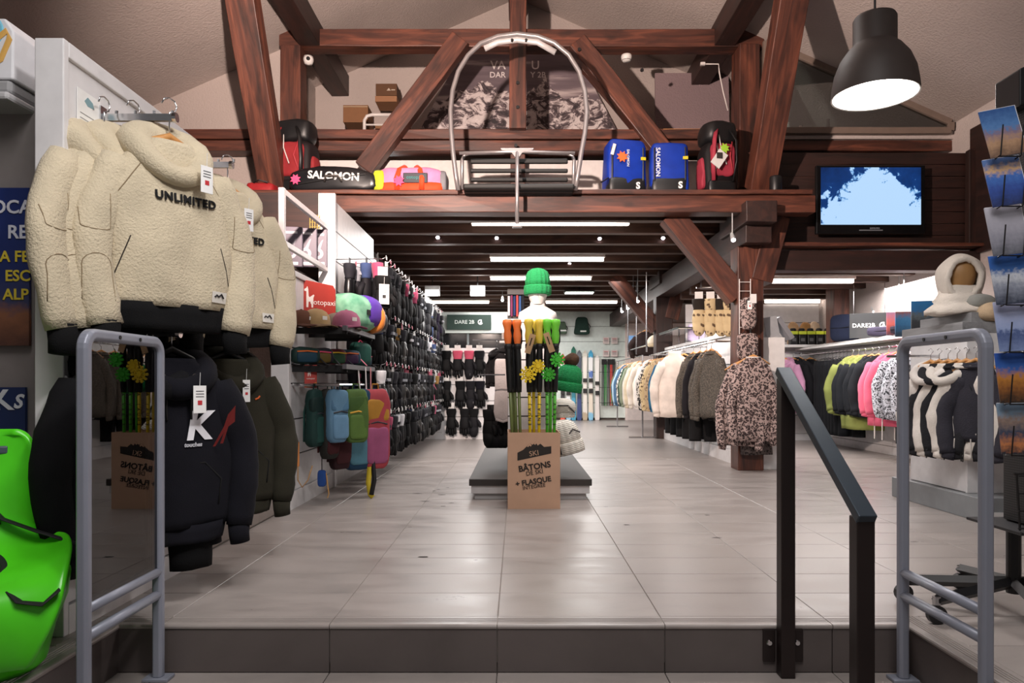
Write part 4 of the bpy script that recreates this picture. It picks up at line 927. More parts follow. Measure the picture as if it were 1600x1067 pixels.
MB().prism([(-pw/2+.0, 0), (pw/2, 0), (pw/2-.52, ph), (-pw/2+.52, ph)], -.01, .01).build('panel', m, t)
[text(b_, 'lettering', plain('d9d0ce', .6), t, (x_, -.014, z_), s_, align=al, bold=.01) for b_, x_, z_, s_, al in (('VA', -.16, .835, .15, 'RIGHT'), ('U', .16, .835, .15, 'LEFT'), ('DAR', -.16, .715, .10, 'RIGHT'), ('Y 2B', .15, .715, .10, 'LEFT'))]
t = thing('grey_backdrop_board', 'square mottled grey-pink board standing in the loft', 'board', at(1081, 206, 8.75)); MB().box((0, 0, .36), (hk(1023, 1138, 8.75), .03, .72), Matrix.Rotation(R(-3), 3, 'X')).build('panel', stucco('mottled_board', '8a7678'), t)
t = thing('pale_plank', 'pale wooden plank resting on the tie beam', 'plank', at(1060, 199, 8.05) ); t.location.z = zt(206)+.0; MB().box((0, -.06, .03), (hk(1018, 1095), .14, .055)).build('board', wood('pale_pine', '9a6a40', 'b98350', 'c9955f'), t, bevel=.004)
t = thing('black_case', 'shiny black case on the loft shelf', 'case', at(1085, 206, 8.3)); t.location.z = ZU; blob(.3, .25, .14, .25, .25).build('shell', plain('0c0c0e', .25), t, smooth=True); MB().box((0, -.12, .08), (.05, .012, .02)).build('latch', plain('8a6a50', .4), t)
t = thing('dome_camera', 'white dome camera under the collar beam at left', 'camera', at(482, 93, YT-.1)); MB().lathe([(0, .03), (.05, .03), (.055, 0), (.052, -.02), (.04, -.05), (0, -.06)], 20).build('dome', plain('d9d4d0', .4), t, smooth=True); MB().lathe([(0, .012), (.02, .01), (.022, 0)], 16).xf(Matrix.Rotation(R(90), 4, 'X')).build('lens', BLACK, t, loc=(.01, -.045, -.01)); MB().tube([(0, 0, .02), (0, .08, .06)], .015, 8).build('mount', plain('d9d4d0', .4), t)
t = thing('smoke_detector', 'white round smoke detector under the collar beam', 'detector', at(979, 92, YT-.05)); MB().lathe([(0, .04), (.056, .04), (.06, .02), (.056, -.005), (.04, -.03), (0, -.032)], 20).build('body', plain('dcd8d4', .5), t, smooth=True); MB().lathe([(.05, -.012), (.053, -.016), (.047, -.02)], 20).build('vent_ring', plain('8a8684', .6), t)
t = thing('white_cable', 'white cable running down the right queen post', 'cable', at(1130, 100, 7.7)); MB().tube([(-.24, 0, -.0), (-.05, 0, .0), (-.04, -.0, -.1), (.0, 0, -.3), (.05, 0, -.5)], .007, 6).build('wire', plain('cfc8c4', .5), t, smooth=True); MB().box((-.22, .0, .0), (.05, .03, .03)).build('connector', plain('cfc8c4', .5), t)
# television
t = thing('television', 'flat black television showing blue tree branches against bright sky', 'television', at(1361, 365, 7.3)); w_ = hk(1276, 1446, 7.3); h = 107*7.3/F
MB().box((0, .03, h/2), (w_, .05, h)).build('bezel', plain('0a0a0c', .25), t, bevel=.006)
m, g = newmat('tv_picture', .3)
tc = g.new('ShaderNodeTexCoord'); sp = g.new('ShaderNodeSeparateXYZ'); g.link(tc.outputs['Generated'], sp.inputs[0]); nz = g.noise(g.coord((1.7, 1, 1.0), 'Generated', (3.1, 0, 2.2)), 4.2, 6, .65, .3)
lf = g.math('MULTIPLY', g.math('SUBTRACT', .50, sp.outputs['X']), 1.1); rt = g.math('MULTIPLY', g.math('SUBTRACT', sp.outputs['X'], .62), .9)
mask = g.math('ADD', nz, g.math('ADD', g.math('MULTIPLY', g.math('ABSOLUTE', g.math('SUBTRACT', sp.outputs['X'], .55)), .75), g.math('MULTIPLY', g.math('SUBTRACT', sp.outputs['Z'], .95), .45)))
col = g.ramp(mask, [(.56, lin('b9dcff')), (.585, lin('6aa6e4')), (.61, lin('123a78')), (1, lin('0a2450'))]); g.link(col, g.b.inputs['Emission Color']); g.b.inputs['Emission Strength'].default_value = 1.0; g.b.inputs['Base Color'].default_value = (0, 0, 0, 1)
MB().box((0, .003, h/2+.035), (w_*.92, .004, h*.835)).build('screen', m, t)
MB().box((0, .001, .035), (.24, .004, .012)).build('trim_bar', plain('9aa0a8', .3, .6), t, bevel=.002); text('SAMSUNG', 'lettering', plain('9aa0a8', .4), t, (.04, .002, .055), .022); MB().box((0, .085, h/2), (.4, .06, .3)).build('wall_bracket', BLACK, t)
# ================================================================ glove wall
def glove_meshes(seed, mitt=False):
    r_ = random.Random(seed)
    mb = MB(); rings = []
    for z, hw, hd in ((0, .046, .026), (-.03, .05, .03), (-.07, .058, .034), (-.11, .060, .034), (-.135, .056, .03), (-.15, .05, .022)):
        rings.append([Vector((hw*sgn(math.cos(2*math.pi*j/12), .8), hd*math.sin(2*math.pi*j/12), z)) for j in range(12)])
    mb.loft(rings)
    if mitt:
        rings = [[Vector((hw*math.cos(2*math.pi*j/12), hd*math.sin(2*math.pi*j/12), z)) for j in range(12)] for z, hw, hd in ((-.12, .058, .034), (-.18, .055, .034), (-.22, .044, .03), (-.245, .022, .016))]
        mb.loft(rings)
    else:
        for k in range(4):
            x = -.042 + .028*k; ln = (.075, .095, .1, .082)[k]; cy = r_.uniform(-.012, .012)
            mb.tube([(x, 0, -.125), (x*1.08, cy*.5, -.125-ln*.5), (x*1.12, cy, -.125-ln), (x*1.12, cy, -.132-ln)], [.017, .0175, .0155, .006], 7)
    mb.tube([(.045, -.01, -.05), (.072, -.02, -.085), (.08, -.022, -.125), (.08, -.022, -.134)], [.02, .021, .017, .006], 7)
    hand = mb.mesh('hand', True)
    cuff = MB().loft([[Vector((hw*sgn(math.cos(2*math.pi*j/12), .8), hd*math.sin(2*math.pi*j/12), z)) for j in range(12)] for z, hw, hd in ((.085, .056, .036), (.075, .059, .04), (.03, .056, .036), (.0, .047, .029), (-.012, .05, .031))]).mesh('cuff', True)
    return hand, cuff
GLV = [glove_meshes(1), glove_meshes(2), glove_meshes(3, True)]
CARD = MB().box((0, 0, .115), (.07, .004, .07)).mesh('header_card'); CARDS = MB().box((0, 0, .10), (.035, .003, .05)).mesh('header_card')
STRAP = MB().box((0, -.03, .02), (.075, .018, .022)).mesh('wrist_strap')
def glove(loc, rz, label, group, v, hand, cuff, card, strap=None, sc=1.0, name='ski_glove'):
    t = thing(name, label, 'glove', loc, rz, group); t.scale = (sc,)*3
    put(GLV[v][0], 'hand', hand, t); put(GLV[v][1], 'cuff', cuff, t)
    put(CARD if card[1] else CARDS, 'header_card', card[0], t)
    if strap: put(STRAP, 'wrist_strap', strap, t)
    return t
GB = [fabric('0d0d0f', 200, .3, .7), fabric('121215', 160, .3, .7), fabric('16151a', 220, .3, .7), plain('101012', .35)]
GC = [fabric('1a1b20', 200, .3, .8), fabric('0c0c0e', 200, .3, .8), fabric('26262c', 200, .3, .8)]
PINKC = plain('c05a70', .6); WCARD = plain('dedcda', .6); ACC = [fabric('8d8f96', 200, .3), fabric('c9c9ce', 200, .3), fabric('2c2438', 200, .3), fabric('8a6a3a', 200, .3), fabric('b04a6a', 200, .3), fabric('3b4a70', 200, .3)]
HOOK = MB().tube([(0, 0, 0), (0, -.40, .005), (0, -.425, .015), (0, -.435, .035)], .0035, 6).mesh('hook', True)
PCARD = MB().box((0, -.438, .02), (.05, .002, .032)).mesh('price_card')
rg = random.Random(11)
ROWS = [(1.79, 'top'), (1.31, 'second'), (.88, 'third'), (.46, 'lowest')]
for ri, (z, rname) in enumerate(ROWS):
    ys = [6.18 + .215*k for k in range(23)]
    for hi, yy in enumerate(ys):
        wall, off = (g2, 6.06) if yy < 7.8 else (g3, 7.82)
        if 7.72 < yy < 7.9: continue
        j = rg.uniform(-.015, .015); yy += j
        put(HOOK, 'hook', CHROME, wall, (yy-off, -.037, z+.15))
        put(PCARD, 'price_card', (PINKC if rg.random() < .4 else WCARD) if rg.random() < .6 else BLACK, wall, (yy-off, -.037, z+.14))
        far = yy > 9.3
        for k, xo in enumerate((.13, .26, .38)):
            v = rg.choice([0, 1, 2]); hm = rg.choice(GB); cm = rg.choice(GC)
            if far and rg.random() < .28: hm = rg.choice(ACC) if rg.random() < .45 else hm; cm = rg.choice(ACC)
            elif rg.random() < .12: cm = rg.choice(ACC)
            glove((GX+.037+xo+rg.uniform(-.02, .02), yy+rg.uniform(-.02, .02), z), R(90+rg.uniform(-24, 24) + (180 if k == 1 else 0)),
                  'dark ski glove, %s on the %s hook from the front, %s glove row' % (('inner', 'middle', 'outer')[k], ORD[hi], rname), 'gloves on the long slat wall', v, hm, cm,
                  (rg.choice([PINKC, WCARD, BLACK, BLACK, BLACK]) if not far else rg.choice([PINKC, WCARD]), rg.random() < .3), rg.choice([None, GC[2], ACC[0]]), sc=(1.32 if ri == 0 else 1.2))
big = glove((GX+.46, 6.08, 1.68), R(20), 'black ski glove with a large white hang tag nearest the caps', None, 0, GB[0], GC[1], (WCARD, True), None, 1.2); del big['label']; big['label'] = 'black ski glove with a large white hang tag nearest the caps'
swing_tag(big, (.0, -.06, .02), 0, .07, .14, '222222')
n_ = 0
for z, pxs, rname, col in ((1.27, (697, 715, 733, 749), 'top', ('0e0e10', 'c05068', 'c05068', '15151a')), (.80, (697, 719, 735, 750), 'middle', ('141416', '0e0e10', '1a1a1e', '101018')), (.37, (705, 726, 740), 'bottom', ('0e0e10', '141416', '101012'))):
    for k, px in enumerate(pxs):
        p = at(px, 600, 11.16); glove((p.x, 11.16, z), R(rg.uniform(-12, 12)), '%s glove pack, %s from left in the %s row of the rear cross wall' % ('pink-cuffed black' if col[k] == 'c05068' else 'black', ORD[k], rname), 'glove packs on the rear cross wall', k % 3, GB[k % 3], fabric(col[k], 200, .3), (WCARD, True), None, 1.35)
        put(HOOK, 'hook', CHROME, bw, (p.x+1.58, -.037, z+.19), None, (1, .5, 1))
# near section: shelves, caps, hip packs, sign, backpacks
SHM = plain('3a3a3c', .25, .5)
for z in (1.265, 1.0):
    for k in range(7): MB().tube([(.05, -.05-.06*k, z), (1.0, -.05-.06*k, z)], .005, 6).build('shelf_wire', SHM, g1)
    MB().mm(.04, 1.02, -.43, -.40, z-.03, z+.004).build('shelf_lip', plain('5c5b5f', .5, .2), g1)
    for x in (.1, .5, .95): MB().mm(x-.004, x+.004, -.42, -.03, z-.05, z-.006).build('shelf_bracket', BLACK, g1)
def cap(name, label, loc, rz, c1, c2, sc=1.0):
    t = thing(name, label, 'cap', loc, rz, 'caps on the upper shelf'); t.scale = (sc,)*3; m1, m2 = fabric(c1, 200, .3), fabric(c2, 200, .3)
    MB().lathe([(.095, 0), (.096, .03), (.09, .065), (.07, .095), (.04, .112), (.012, .118), (0, .118)], 20, sx=.95, sy=1.1).build('crown', m1, t, smooth=True)
    br = []
    for k in range(13):
        a = math.pi + math.pi*k/12; br.append((Vector((.085*math.cos(a), .09*math.sin(a), .012)), Vector((.092*math.cos(a), -.1 + .092*math.sin(a)*.9, .0 - .012*abs(math.cos(a))))))
    mb = MB(); vs = [p for ab in br for p in ab]; mb.add(vs, [(2*k, 2*k+2, 2*k+3, 2*k+1) for k in range(12)]); o = mb.build('brim', m2, t, smooth=True); o.modifiers.new('s', 'SOLIDIFY').thickness = .005
    MB().lathe([(.009, .116), (.008, .122), (0, .124)], 10).build('button', m2, t); MB().box((0, -.102, .05), (.035, .004, .025)).build('patch', plain('d9d5cf', .7), t)
cap('cap', 'brown cap at the left end of the upper shelf', (GX+.10, 4.98, 1.27), R(60), '5a3a2c', '4a2e24', .95)
cap('cap', 'tan cap with small white patch on the upper shelf', (GX+.19, 5.02, 1.27), R(50), 'a3865f', '6b5640', 1.05)
cap('cap', 'dusty pink cap on the upper shelf', (GX+.38, 5.12, 1.27), R(45), 'a2607a', '8e5068', 1.05)
cap('cap', 'grey-brown cap with its brim over the shelf edge', (GX+.28, 5.25, 1.27), R(80), '7c7063', '5c5248', 1.0)
def daypack(name, label, loc, rz, w, h, d, c1, c2, c3, seed, group='bright backpacks on the near glove wall section', tilt=0):
    t = thing(name, label, 'backpack', loc, group=group, rot=(0, tilt, rz)); t.scale = (.88, .8, 1.18); m1, m2, m3 = (fabric(''.join('%02x' % int(int(c[q:q+2], 16)*.82) for q in (0, 2, 4)), 200, .25, .7) for c in (c1, c2, c3))
    blob(w, d, h, .38, .45, 20, 12, .018, seed).build('pack', m1, t, smooth=True, loc=(0, 0, -h)); blob(w*.8, d*.4, h*.46, .35, .35, 18, 10, .008, seed+1).build('front_pocket', m2, t, smooth=True, loc=(0, -d*.38, -h*.93))
    blob(w*.92, d*.55, h*.3, .4, .4, 18, 10, .01, seed+2).build('top_panel', m3, t, smooth=True, loc=(0, -d*.24, -h*.42))
    MB().tube([(-.03, 0, -.01), (-.025, 0, .03), (.025, 0, .03), (.03, 0, -.01)], .006, 6).build('grab_loop', m3, t)
    MB().tube([(-w*.36, -d*.46, -h*.44), (0, -d*.54, -h*.41), (w*.36, -d*.46, -h*.44)], .005, 5).build('zip', plain('d6a030' if seed % 2 else '20242c', .6), t)
    for s_ in (-1, 1): MB().tube([(s_*w*.2, d*.4, -.03), (s_*w*.34, d*.62, -h*.4), (s_*w*.42, d*.5, -h*.9)], .014, 6, flat=.4).build('shoulder_strap', m2, t, smooth=True)
    return t
dome = thing('colourful_duffel', 'mint, purple and orange soft bag bulging over the upper shelf', 'bag', (GX+.30, 5.62, 1.27), R(70))
blob(.46, .34, .30, .75, .6, 24, 14, .02, 4).build('body', fabric('4a9a78', 200, .2, .6, col2='9ad0b0'), dome, smooth=True); blob(.3, .36, .27, .75, .6, 20, 12, .012, 5).build('purple_panel', fabric('5a3aa0', 200, .2, .6), dome, smooth=True, loc=(.10, 0, .03)); blob(.1, .37, .25, .7, .6, 20, 12, .01, 6).build('orange_panel', fabric('d8843a', 200, .2, .6), dome, smooth=True, loc=(.19, 0, .0)); blob(.16, .3, .2, .7, .6, wob=.01).build('dark_end', NYL, dome, smooth=True, loc=(.26, 0, 0)); MB().box((-.02, -.17, .15), (.04, .01, .04)).build('emblem', BLACK, dome)
t = thing('red_sign', 'red display sign with white llama and the word cotopaxi above the caps', 'sign', (GX+.12, 5.32, 1.27), R(35))
RED = plain('a8332a', .5)
sg = MB().prism([(-.135, 0), (.135, 0), (.135, .30), (.115, .335), (-.135, .365)], -.012, .012).build('panel', RED, t, bevel=.004); MB().prism([(-.145, 0), (-.135, 0), (-.135, .365), (-.145, .366)], -.016, .016).build('cork_edge', plain('c9a070', .8), t)
def llama(parent, x, z, s_, y, col='e8ddd8'):
    P = [(0, 0), (.012, 0), (.014, .035), (.03, .035), (.032, 0), (.042, 0), (.044, .06), (.05, .075), (.044, .08), (.02, .062), (.014, .07), (.012, .11), (.006, .13), (.0, .118), (-.012, .11), (-.012, .10), (0, .098)]
    MB().prism([(x + a*s_, z + b*s_) for a, b in P], y-.001, y).build('emblem', plain(col, .6), parent)
llama(t, -.09, .16, 1.2, -.013); text('cotopaxi', 'lettering', plain('e8ddd8', .6), t, (.035, -.0135, .20), .055); MB().prism([(-.12, .05), (-.05, .09), (.0, .06), (.12, .1), (.12, .08), (0, .045), (-.05, .075), (-.12, .03)], -.0135, -.012).build('print_band', plain('c8502e', .6), t)
t = thing('red_sign', 'small red tag sign with white llama below the second shelf', 'sign', (GX+.16, 5.0, .84), R(25)); MB().box((0, 0, .08), (.085, .006, .16)).build('panel', RED, t, bevel=.002); llama(t, -.02, .08, .45, -.0035); text('cotopaxi', 'lettering', plain('e8ddd8', .6), t, (0, -.004, .065), .016); MB().prism([(-.04, .005), (.04, .04), (.04, .025), (-.01, .003)], -.004, -.003).build('print_band', plain('c98030', .6), t)
rp = random.Random(4); HC = ['17302c', '20222a', '6a2433', '1b3a4a', '5a4a20', '24402c', '3a2440']
for k in range(8):
    x = GX + .12 + .07*(k % 4); yy = 5.0 + .12*k
    t = thing('hip_pack', 'small dark multicoloured hip pack, %s from the front on the second shelf' % ORD[k], 'hip pack', (x, yy, 1.005), R(rp.uniform(20, 80)), 'hip packs on the second shelf'); c = HC[k % 7]
    blob(.19, .1, .12, .55, .5, 18, 10, .012, k).build('body', fabric(c, 200, .2, .6), t, smooth=True); blob(.14, .05, .075, .4, .4, 16, 8, .006, k).build('front_pocket', fabric(HC[(k+3) % 7], 200, .2, .6), t, smooth=True, loc=(0, -.04, .01)); MB().tube([(-.07, -.055, .085), (0, -.065, .09), (.07, -.055, .085)], .005, 5).build('zip', plain(['d86a2a', 'd04a6a', 'd8b030'][k % 3], .6), t); MB().tube([(.09, 0, .06), (.12, -.03, .02), (.13, -.06, .0)], .01, 6, flat=.3).build('belt', plain('d06a80' if k == 3 else '20242c', .6), t)
hip = thing('green_pouch', 'dark teal rounded pouch standing upright on the second shelf', 'pouch', (GX+.37, 5.62, 1.005), R(60)); blob(.17, .12, .19, .6, .5, wob=.012, seed=6).build('body', fabric('1f4a42', 200, .2, .6), hip, smooth=True); MB().tube([(-.03, 0, .18), (0, 0, .205), (.03, 0, .18)], .006, 6).build('loop', plain('b03a5a', .6), hip)
for k, (x, yy) in enumerate(((.40, 5.35), (.42, 5.5), (.42, 5.68))):
    t = MB().box((0, 0, -.07), (.03, .003, .17), Matrix.Rotation(R(-18+8*k), 3, 'Y')).build('shelf_ticket', plain('e4dede' if k < 2 else 'd08088', .5), g1, loc=(yy-4.88, -.02-x, .98))
MB().tube([(.1, -.04, .86), (.1, -.36, .86), (.9, -.36, .86), (.9, -.04, .86)], .011, 8).build('hanging_rail', CHROME, g1)
for k, a in enumerate([('dark teal backpack, nearest on the low rail', .20, 4.98, .20, .34, .10, '1c3d3a', '24504a', '17302e', 70), ('charcoal and maroon backpack on the low rail', .27, 5.08, .2, .42, .1, '2a2a26', '4a1c20', '33352c', 70),
        ('light blue backpack on the low rail', .33, 5.06, .2, .32, .10, '6a94b4', '6f9dc0', '5a86a8', 55), ('olive green backpack with a round pocket', .43, 5.20, .19, .33, .12, '5c7c3c', '66883f', '4e6e34', 35), ('dark maroon backpack hanging low behind the green one', .30, 5.26, .22, .50, .1, '381c20', '4a2226', '2a2a30', 60),
        ('tall teal-blue backpack in the middle of the rail', .39, 5.42, .26, .52, .14, '23486a', '5f93a6', '1f3a58', 40), ('coral backpack with yellow top and pink pocket', .51, 5.50, .25, .52, .15, 'c8505a', 'b8608a', 'd89a3a', 30), ('navy backpack behind the coral one', .46, 5.76, .25, .52, .14, '23405e', '2f6a80', '1c2c48', 40), ('dark backpack at the far end of the low rail', .36, 5.92, .24, .46, .14, '202838', '3a2030', '17202c', 60)]):
    daypack('daypack', a[0], (GX+a[1], a[2], .83), R(a[9]), a[3], a[4], a[5], a[6], a[7], a[8], k)
t = thing('webbing_leash', 'long black and yellow webbing strap hanging from the coral backpack to the floor', 'strap', (-1.12, 5.42, .0)); MB().tube([(0, 0, .38), (.005, .01, .25), (-.005, 0, .12), (.01, 0, .03), (.03, 0, .01)], .022, 6, flat=.2).build('webbing', plain('c8b02a', .6), t, smooth=True); MB().tube([(.01, .01, .38), (.03, .01, .25), (.04, 0, .14), (.02, -.01, .03)], .02, 6, flat=.25).build('webbing', NYL, t, smooth=True)
t = thing('orange_leash', 'orange strap hanging low on the near slat section', 'strap', (GX+.08, 4.97, .18)); MB().box((0, 0, .2), (.02, .012, .17)).build('webbing', plain('d88a4a', .6), t, bevel=.004); MB().tube([(0, 0, .12), (0, 0, .02), (.03, 0, -.03), (.07, 0, .02), (.1, 0, .12)], .005, 6).build('cord', plain('b08a60', .6), t, smooth=True)
t = thing('blue_leash', 'short blue pouch on a cord beside the orange strap', 'pouch', (GX+.2, 5.14, .13)); blob(.06, .04, .12, .5, .5).build('body', fabric('2a4a8a', 200, .3), t, smooth=True); MB().tube([(0, 0, .11), (0, 0, .3)], .004, 6).build('cord', BLACK, t); MB().tube([(.03, 0, .1), (.05, 0, -.05), (.04, 0, -.08)], .004, 6).build('lanyard', plain('c09050', .6), t)
PKG = plain('5c5260', .5)
for k, (px, w_) in enumerate(((455, .115), (478, .115), (497, .1))):
    p = at(px, 418, 5.6+.18*k); t = thing('boxed_product', 'grey-purple blister pack, %s from left behind the tube frame' % ORD[k], 'package', p, R(10)); MB().box((0, 0, .16), (w_*1.5, .05, .31)).build('pack', PKG, t, bevel=.004); MB().lathe([(.02, .002), (.045, .002), (.045, 0), (.02, 0)], 18).xf(Matrix.Rotation(R(90), 4, 'X')).build('print', plain('a9a4ae', .5), t, loc=(0, -.026, .11)); MB().prism([(-.02, .13), (.03, .22), (.045, .23), (.02, .14)], -.027, -.025).build('print', plain('8a8692', .5), t); MB().box((0, -.026, .27), (.1, .002, .018)).build('print', plain('c9c6cc', .5), t); MB().box((0, -.026, .03), (.11, .002, .022)).build('print', plain('d4d2d6', .5), t)
struct('trim_3', 'dark timber shelf and back panel behind the blister packs', 'panel', MB().mm(-2.6, -1.72, 6.3, 6.36, 1.5, 2.55).mm(-2.6, -1.75, 5.45, 6.3, at(0, 418, 5.6).z-.03, at(0, 418, 5.6).z), WOODD)
t = thing('rope_ladder', 'hanging bundle of yellow-brown rope strips beside the tall white post', 'rope', at(492, 418, 6.0)); 
for k in range(5): MB().tube([(-.04+.02*k, .002*k, 0), (-.042+.021*k, 0, .2), (-.04+.02*k, 0, .44)], .004, 6).build('rope', plain('a89250', .8), t)
for k in range(11): MB().tube([(-.045, 0, .02+.04*k), (.045, 0, .02+.04*k)], .004, 5).build('rung', plain('8c7a40', .8), t)
# ================================================================ centre gondola and pole box
PL = plain('37322f', .65, .0)
t = thing('display_plinth', 'low grey laminate plinth under the centre pole display', 'plinth', (.10, 5.36, 0))
MB().mm(-.46, .46, 0, 2.7, .105, .155).build('top_slab', PL, t, bevel=.004); MB().mm(-.445, .445, .02, 2.68, .045, .105).build('skirt', plain('cfcdcd', .4), t); MB().mm(-.42, .42, .05, 2.6, 0, .045).build('base', plain('bdbbbb', .4), t)
gd = slatwall('gondola_panel', 'narrow white slatted end panel behind the ski poles', -.075, 5.75, .295, 5.75, .16, 1.36, .145, -1, kind=None, cat='display panel', mat=WHITE)
MB().mm(.0, .37, .015, 1.7, .155, 1.36).build('core', WHITE, gd); MB().mm(-.01, .38, -.04, 1.72, 1.36, 1.385).build('top_cap', WHITE, gd, bevel=.003)
CB = plain('c8a186', .8, 0, .04, 8)
t = thing('pole_box', 'brown cardboard box printed SKI BATONS DE SKI full of ski poles', 'box', (.117, 4.97, 0), R(1)); w_, h, dp = .364, .53, .36
MB().mm(-w_/2, w_/2, 0, .006, 0, h).build('front_panel', CB, t); MB().mm(-w_/2, w_/2, dp-.006, dp, 0, h).build('back_panel', CB, t)
for s_ in (-1, 1): MB().mm(min(s_*w_/2, s_*(w_/2-.006)), max(s_*w_/2, s_*(w_/2-.006)), .006, dp-.006, 0, h).build('side_panel', CB, t)
MB().mm(-w_/2+.006, w_/2-.006, .006, dp-.006, 0, .006).build('bottom', CB, t)
INK = plain('2c2622', .8)
MB().prism([(-.115, .335), (.12, .385), (.12, .435), (.07, .43), (.02, .475), (-.01, .445), (-.03, .455), (-.075, .41), (-.115, .39)], -.0015, 0).build('mountain_logo', INK, t)
for P in ([(.02, .475), (-.002, .452), (.008, .444), (.016, .455), (.026, .44), (.036, .448), (.045, .452)], [(-.03, .455), (-.05, .433), (-.04, .43), (-.03, .44), (-.022, .432), (-.016, .443)]): MB().prism(P, -.003, -.0015).build('snow_cap', CB, t)
for body, z, sz, bold, x in (('SKI', .385, .05, .0, .0), ('BÂTONS', .292, .058, .03, .004), ('DE SKI', .252, .042, .0, .004), ('+ FLASQUE', .190, .05, .03, -.005), ('INTEGRÉE', .155, .036, .0, .0)):
    text(body, 'lettering', CB if body == 'SKI' else INK, t, (x, -.003, z), sz, ry=9, bold=bold, depth=.0008, label=None)
def pole(name, label, x, y, lean, col, grip, word=None, strap='0f0f10', wy=None, h=1.30, r=.0115):
    t = thing(name, label, 'ski pole', (x, y, .008), group='ski poles in the cardboard box', rot=(lean[1], lean[0], 0))
    MB().cyl((0, 0, 0), (0, 0, h-.2), r*.75, r*1.15, 12).build('shaft', plain(col, .35), t, smooth=True)
    MB().lathe([(0, h-.50), (r*1.7, h-.50), (r*1.9, h-.45), (r*2.1, h-.25), (r*1.7, h-.17)], 12).build('foam_sleeve', BLACK, t, smooth=True)
    MB().lathe([(r*1.6, h-.17), (r*2.1, h-.14), (r*2.5, h-.10), (r*2.0, h-.06), (r*2.5, h-.03), (r*3.0, h-.01), (r*2.6, h+.014), (0, h+.02)], 12).build('grip', plain(grip, .5), t, smooth=True)
    MB().lathe([(r*1.75, h-.195), (r*2.3, h-.19), (r*2.3, h-.16), (r*1.8, h-.155)], 12).build('grip_collar', plain('17171a', .5), t, smooth=True)
    MB().tube([(.015, .02, h-.02), (.03, .04, h-.06), (.03, .04, h-.14), (.02, .03, h-.19), (.015, .02, h-.12), (.015, .02, h-.03)], .009, 6, flat=.25).build('wrist_strap', plain(strap, .7), t, smooth=True)
    if word:
        for k, ch in enumerate(word): 
            if ch != ' ': text(ch, 'lettering', INK, t, (0, -r*1.03, .82-.035*k), .03, bold=.02, ry=90, depth=.0006)
X0, Y0 = .117, 5.0
for k, (dx, dy, ln, lb) in enumerate(((-.13, .08, -.045, 'left'), (-.105, .14, -.035, 'second'), (-.08, .09, -.03, 'third'), (-.12, .2, -.04, 'rear'))): pole('ski_pole', 'olive green ski pole with orange grip, %s of the left bundle' % {'left': 'leftmost', 'second': 'second', 'third': 'rightmost', 'rear': 'rearmost'}[lb], X0+dx, Y0+dy, (ln, 0), '68743f', 'e8793a' if k != 1 else '141414')
pole('ski_pole', 'yellow ski pole lettered LA JAUNE, left of the yellow pair', X0-.02, Y0+.06, (-.012, 0), 'e6c416', 'd8c04a', 'LA JAUNE'); pole('ski_pole', 'yellow ski pole lettered LA JAUNE, right of the yellow pair', X0+.035, Y0+.07, (.006, 0), 'e6c416', 'd8c04a', 'LA JAUNE'); pole('ski_pole', 'yellow ski pole standing behind the front yellow pair', X0+.01, Y0+.2, (-.01, 0), 'e6c416', 'c8b03a')
pole('ski_pole', 'bright green ski pole lettered LA VERTE, left of the green pair', X0+.095, Y0+.06, (.0, 0), '4fae2c', '6cc83a', 'LA VERTE'); pole('ski_pole', 'bright green ski pole lettered LA VERTE, right of the green pair', X0+.14, Y0+.07, (.012, 0), '4fae2c', '6cc83a', 'LA VERTE'); pole('ski_pole', 'bright green ski pole standing behind the green pair', X0+.12, Y0+.2, (.008, 0), '4fae2c', '6cc83a')
def paper_tag(label, px0, py0, px1, py1, d=4.99):
    a, b = at(px0, py0, d), at(px1, py1, d); t = thing('kraft_tag', label, 'tag', b); v = a-b; L = v.length
    o = MB().box((0, 0, L/2), (.042, .002, L)).build('card', plain('bd9a72', .8), t); o.rotation_euler = (0, math.atan2(v.x, v.z), 0); MB().tube([v, v + Vector((0, .08, .03))], .002, 5).build('string', BLACK, t)
    p = MB().box((0, -.0015, L*.6), (.008, .001, L*.4)).build('print', INK, o)
paper_tag('long brown paper tag hanging from the yellow pole grips', 833, 522, 824, 552); paper_tag('long brown paper tag hanging from the green pole grips', 853, 520, 863, 550)
def basket(label, px, py, col, r=.058, d=4.92):
    t = thing('pole_basket', label, 'pole basket', at(px, py, d))
    mb = MB().xf(Matrix.Identity(4)); pts = [(r*.6*math.cos(2*math.pi*k/24), 0, r*.6*math.sin(2*math.pi*k/24)) for k in range(24)]
    MB().tube(pts, .006, 6, closed=True).build('ring', plain(col, .45), t, smooth=True)
    MB().cyl((0, -.012, 0), (0, .012, 0), .016, n=12).build('hub', plain(col, .45), t)
    for k in range(10):
        a = 2*math.pi*k/10; MB().tube([(0, 0, 0), (r*.8*math.cos(a), 0, r*.8*math.sin(a))], .006, 6).build('spoke', plain(col, .45), t); MB().cyl((r*.86*math.cos(a), -.008, r*.86*math.sin(a)), (r*.86*math.cos(a), .008, r*.86*math.sin(a)), .010, n=8).build('petal', plain(col, .45), t)
    MB().tube([(0, 0, r*.6), (.01, 0, r*1.5)], .003, 5).build('cord', BLACK, t)
basket('yellow snowflake-shaped pole basket in front of the yellow poles', 825, 585, 'f0d02a'); basket('smaller yellow pole basket turned sideways behind the first', 841, 572, 'f0d02a', .045, 4.98); basket('bright green pole basket between the green poles', 857, 585, '3fae2e', .048, 4.97); basket('green snowflake pole basket above the hanging green beanie', 871, 562, '48c23a', .05, 5.0)
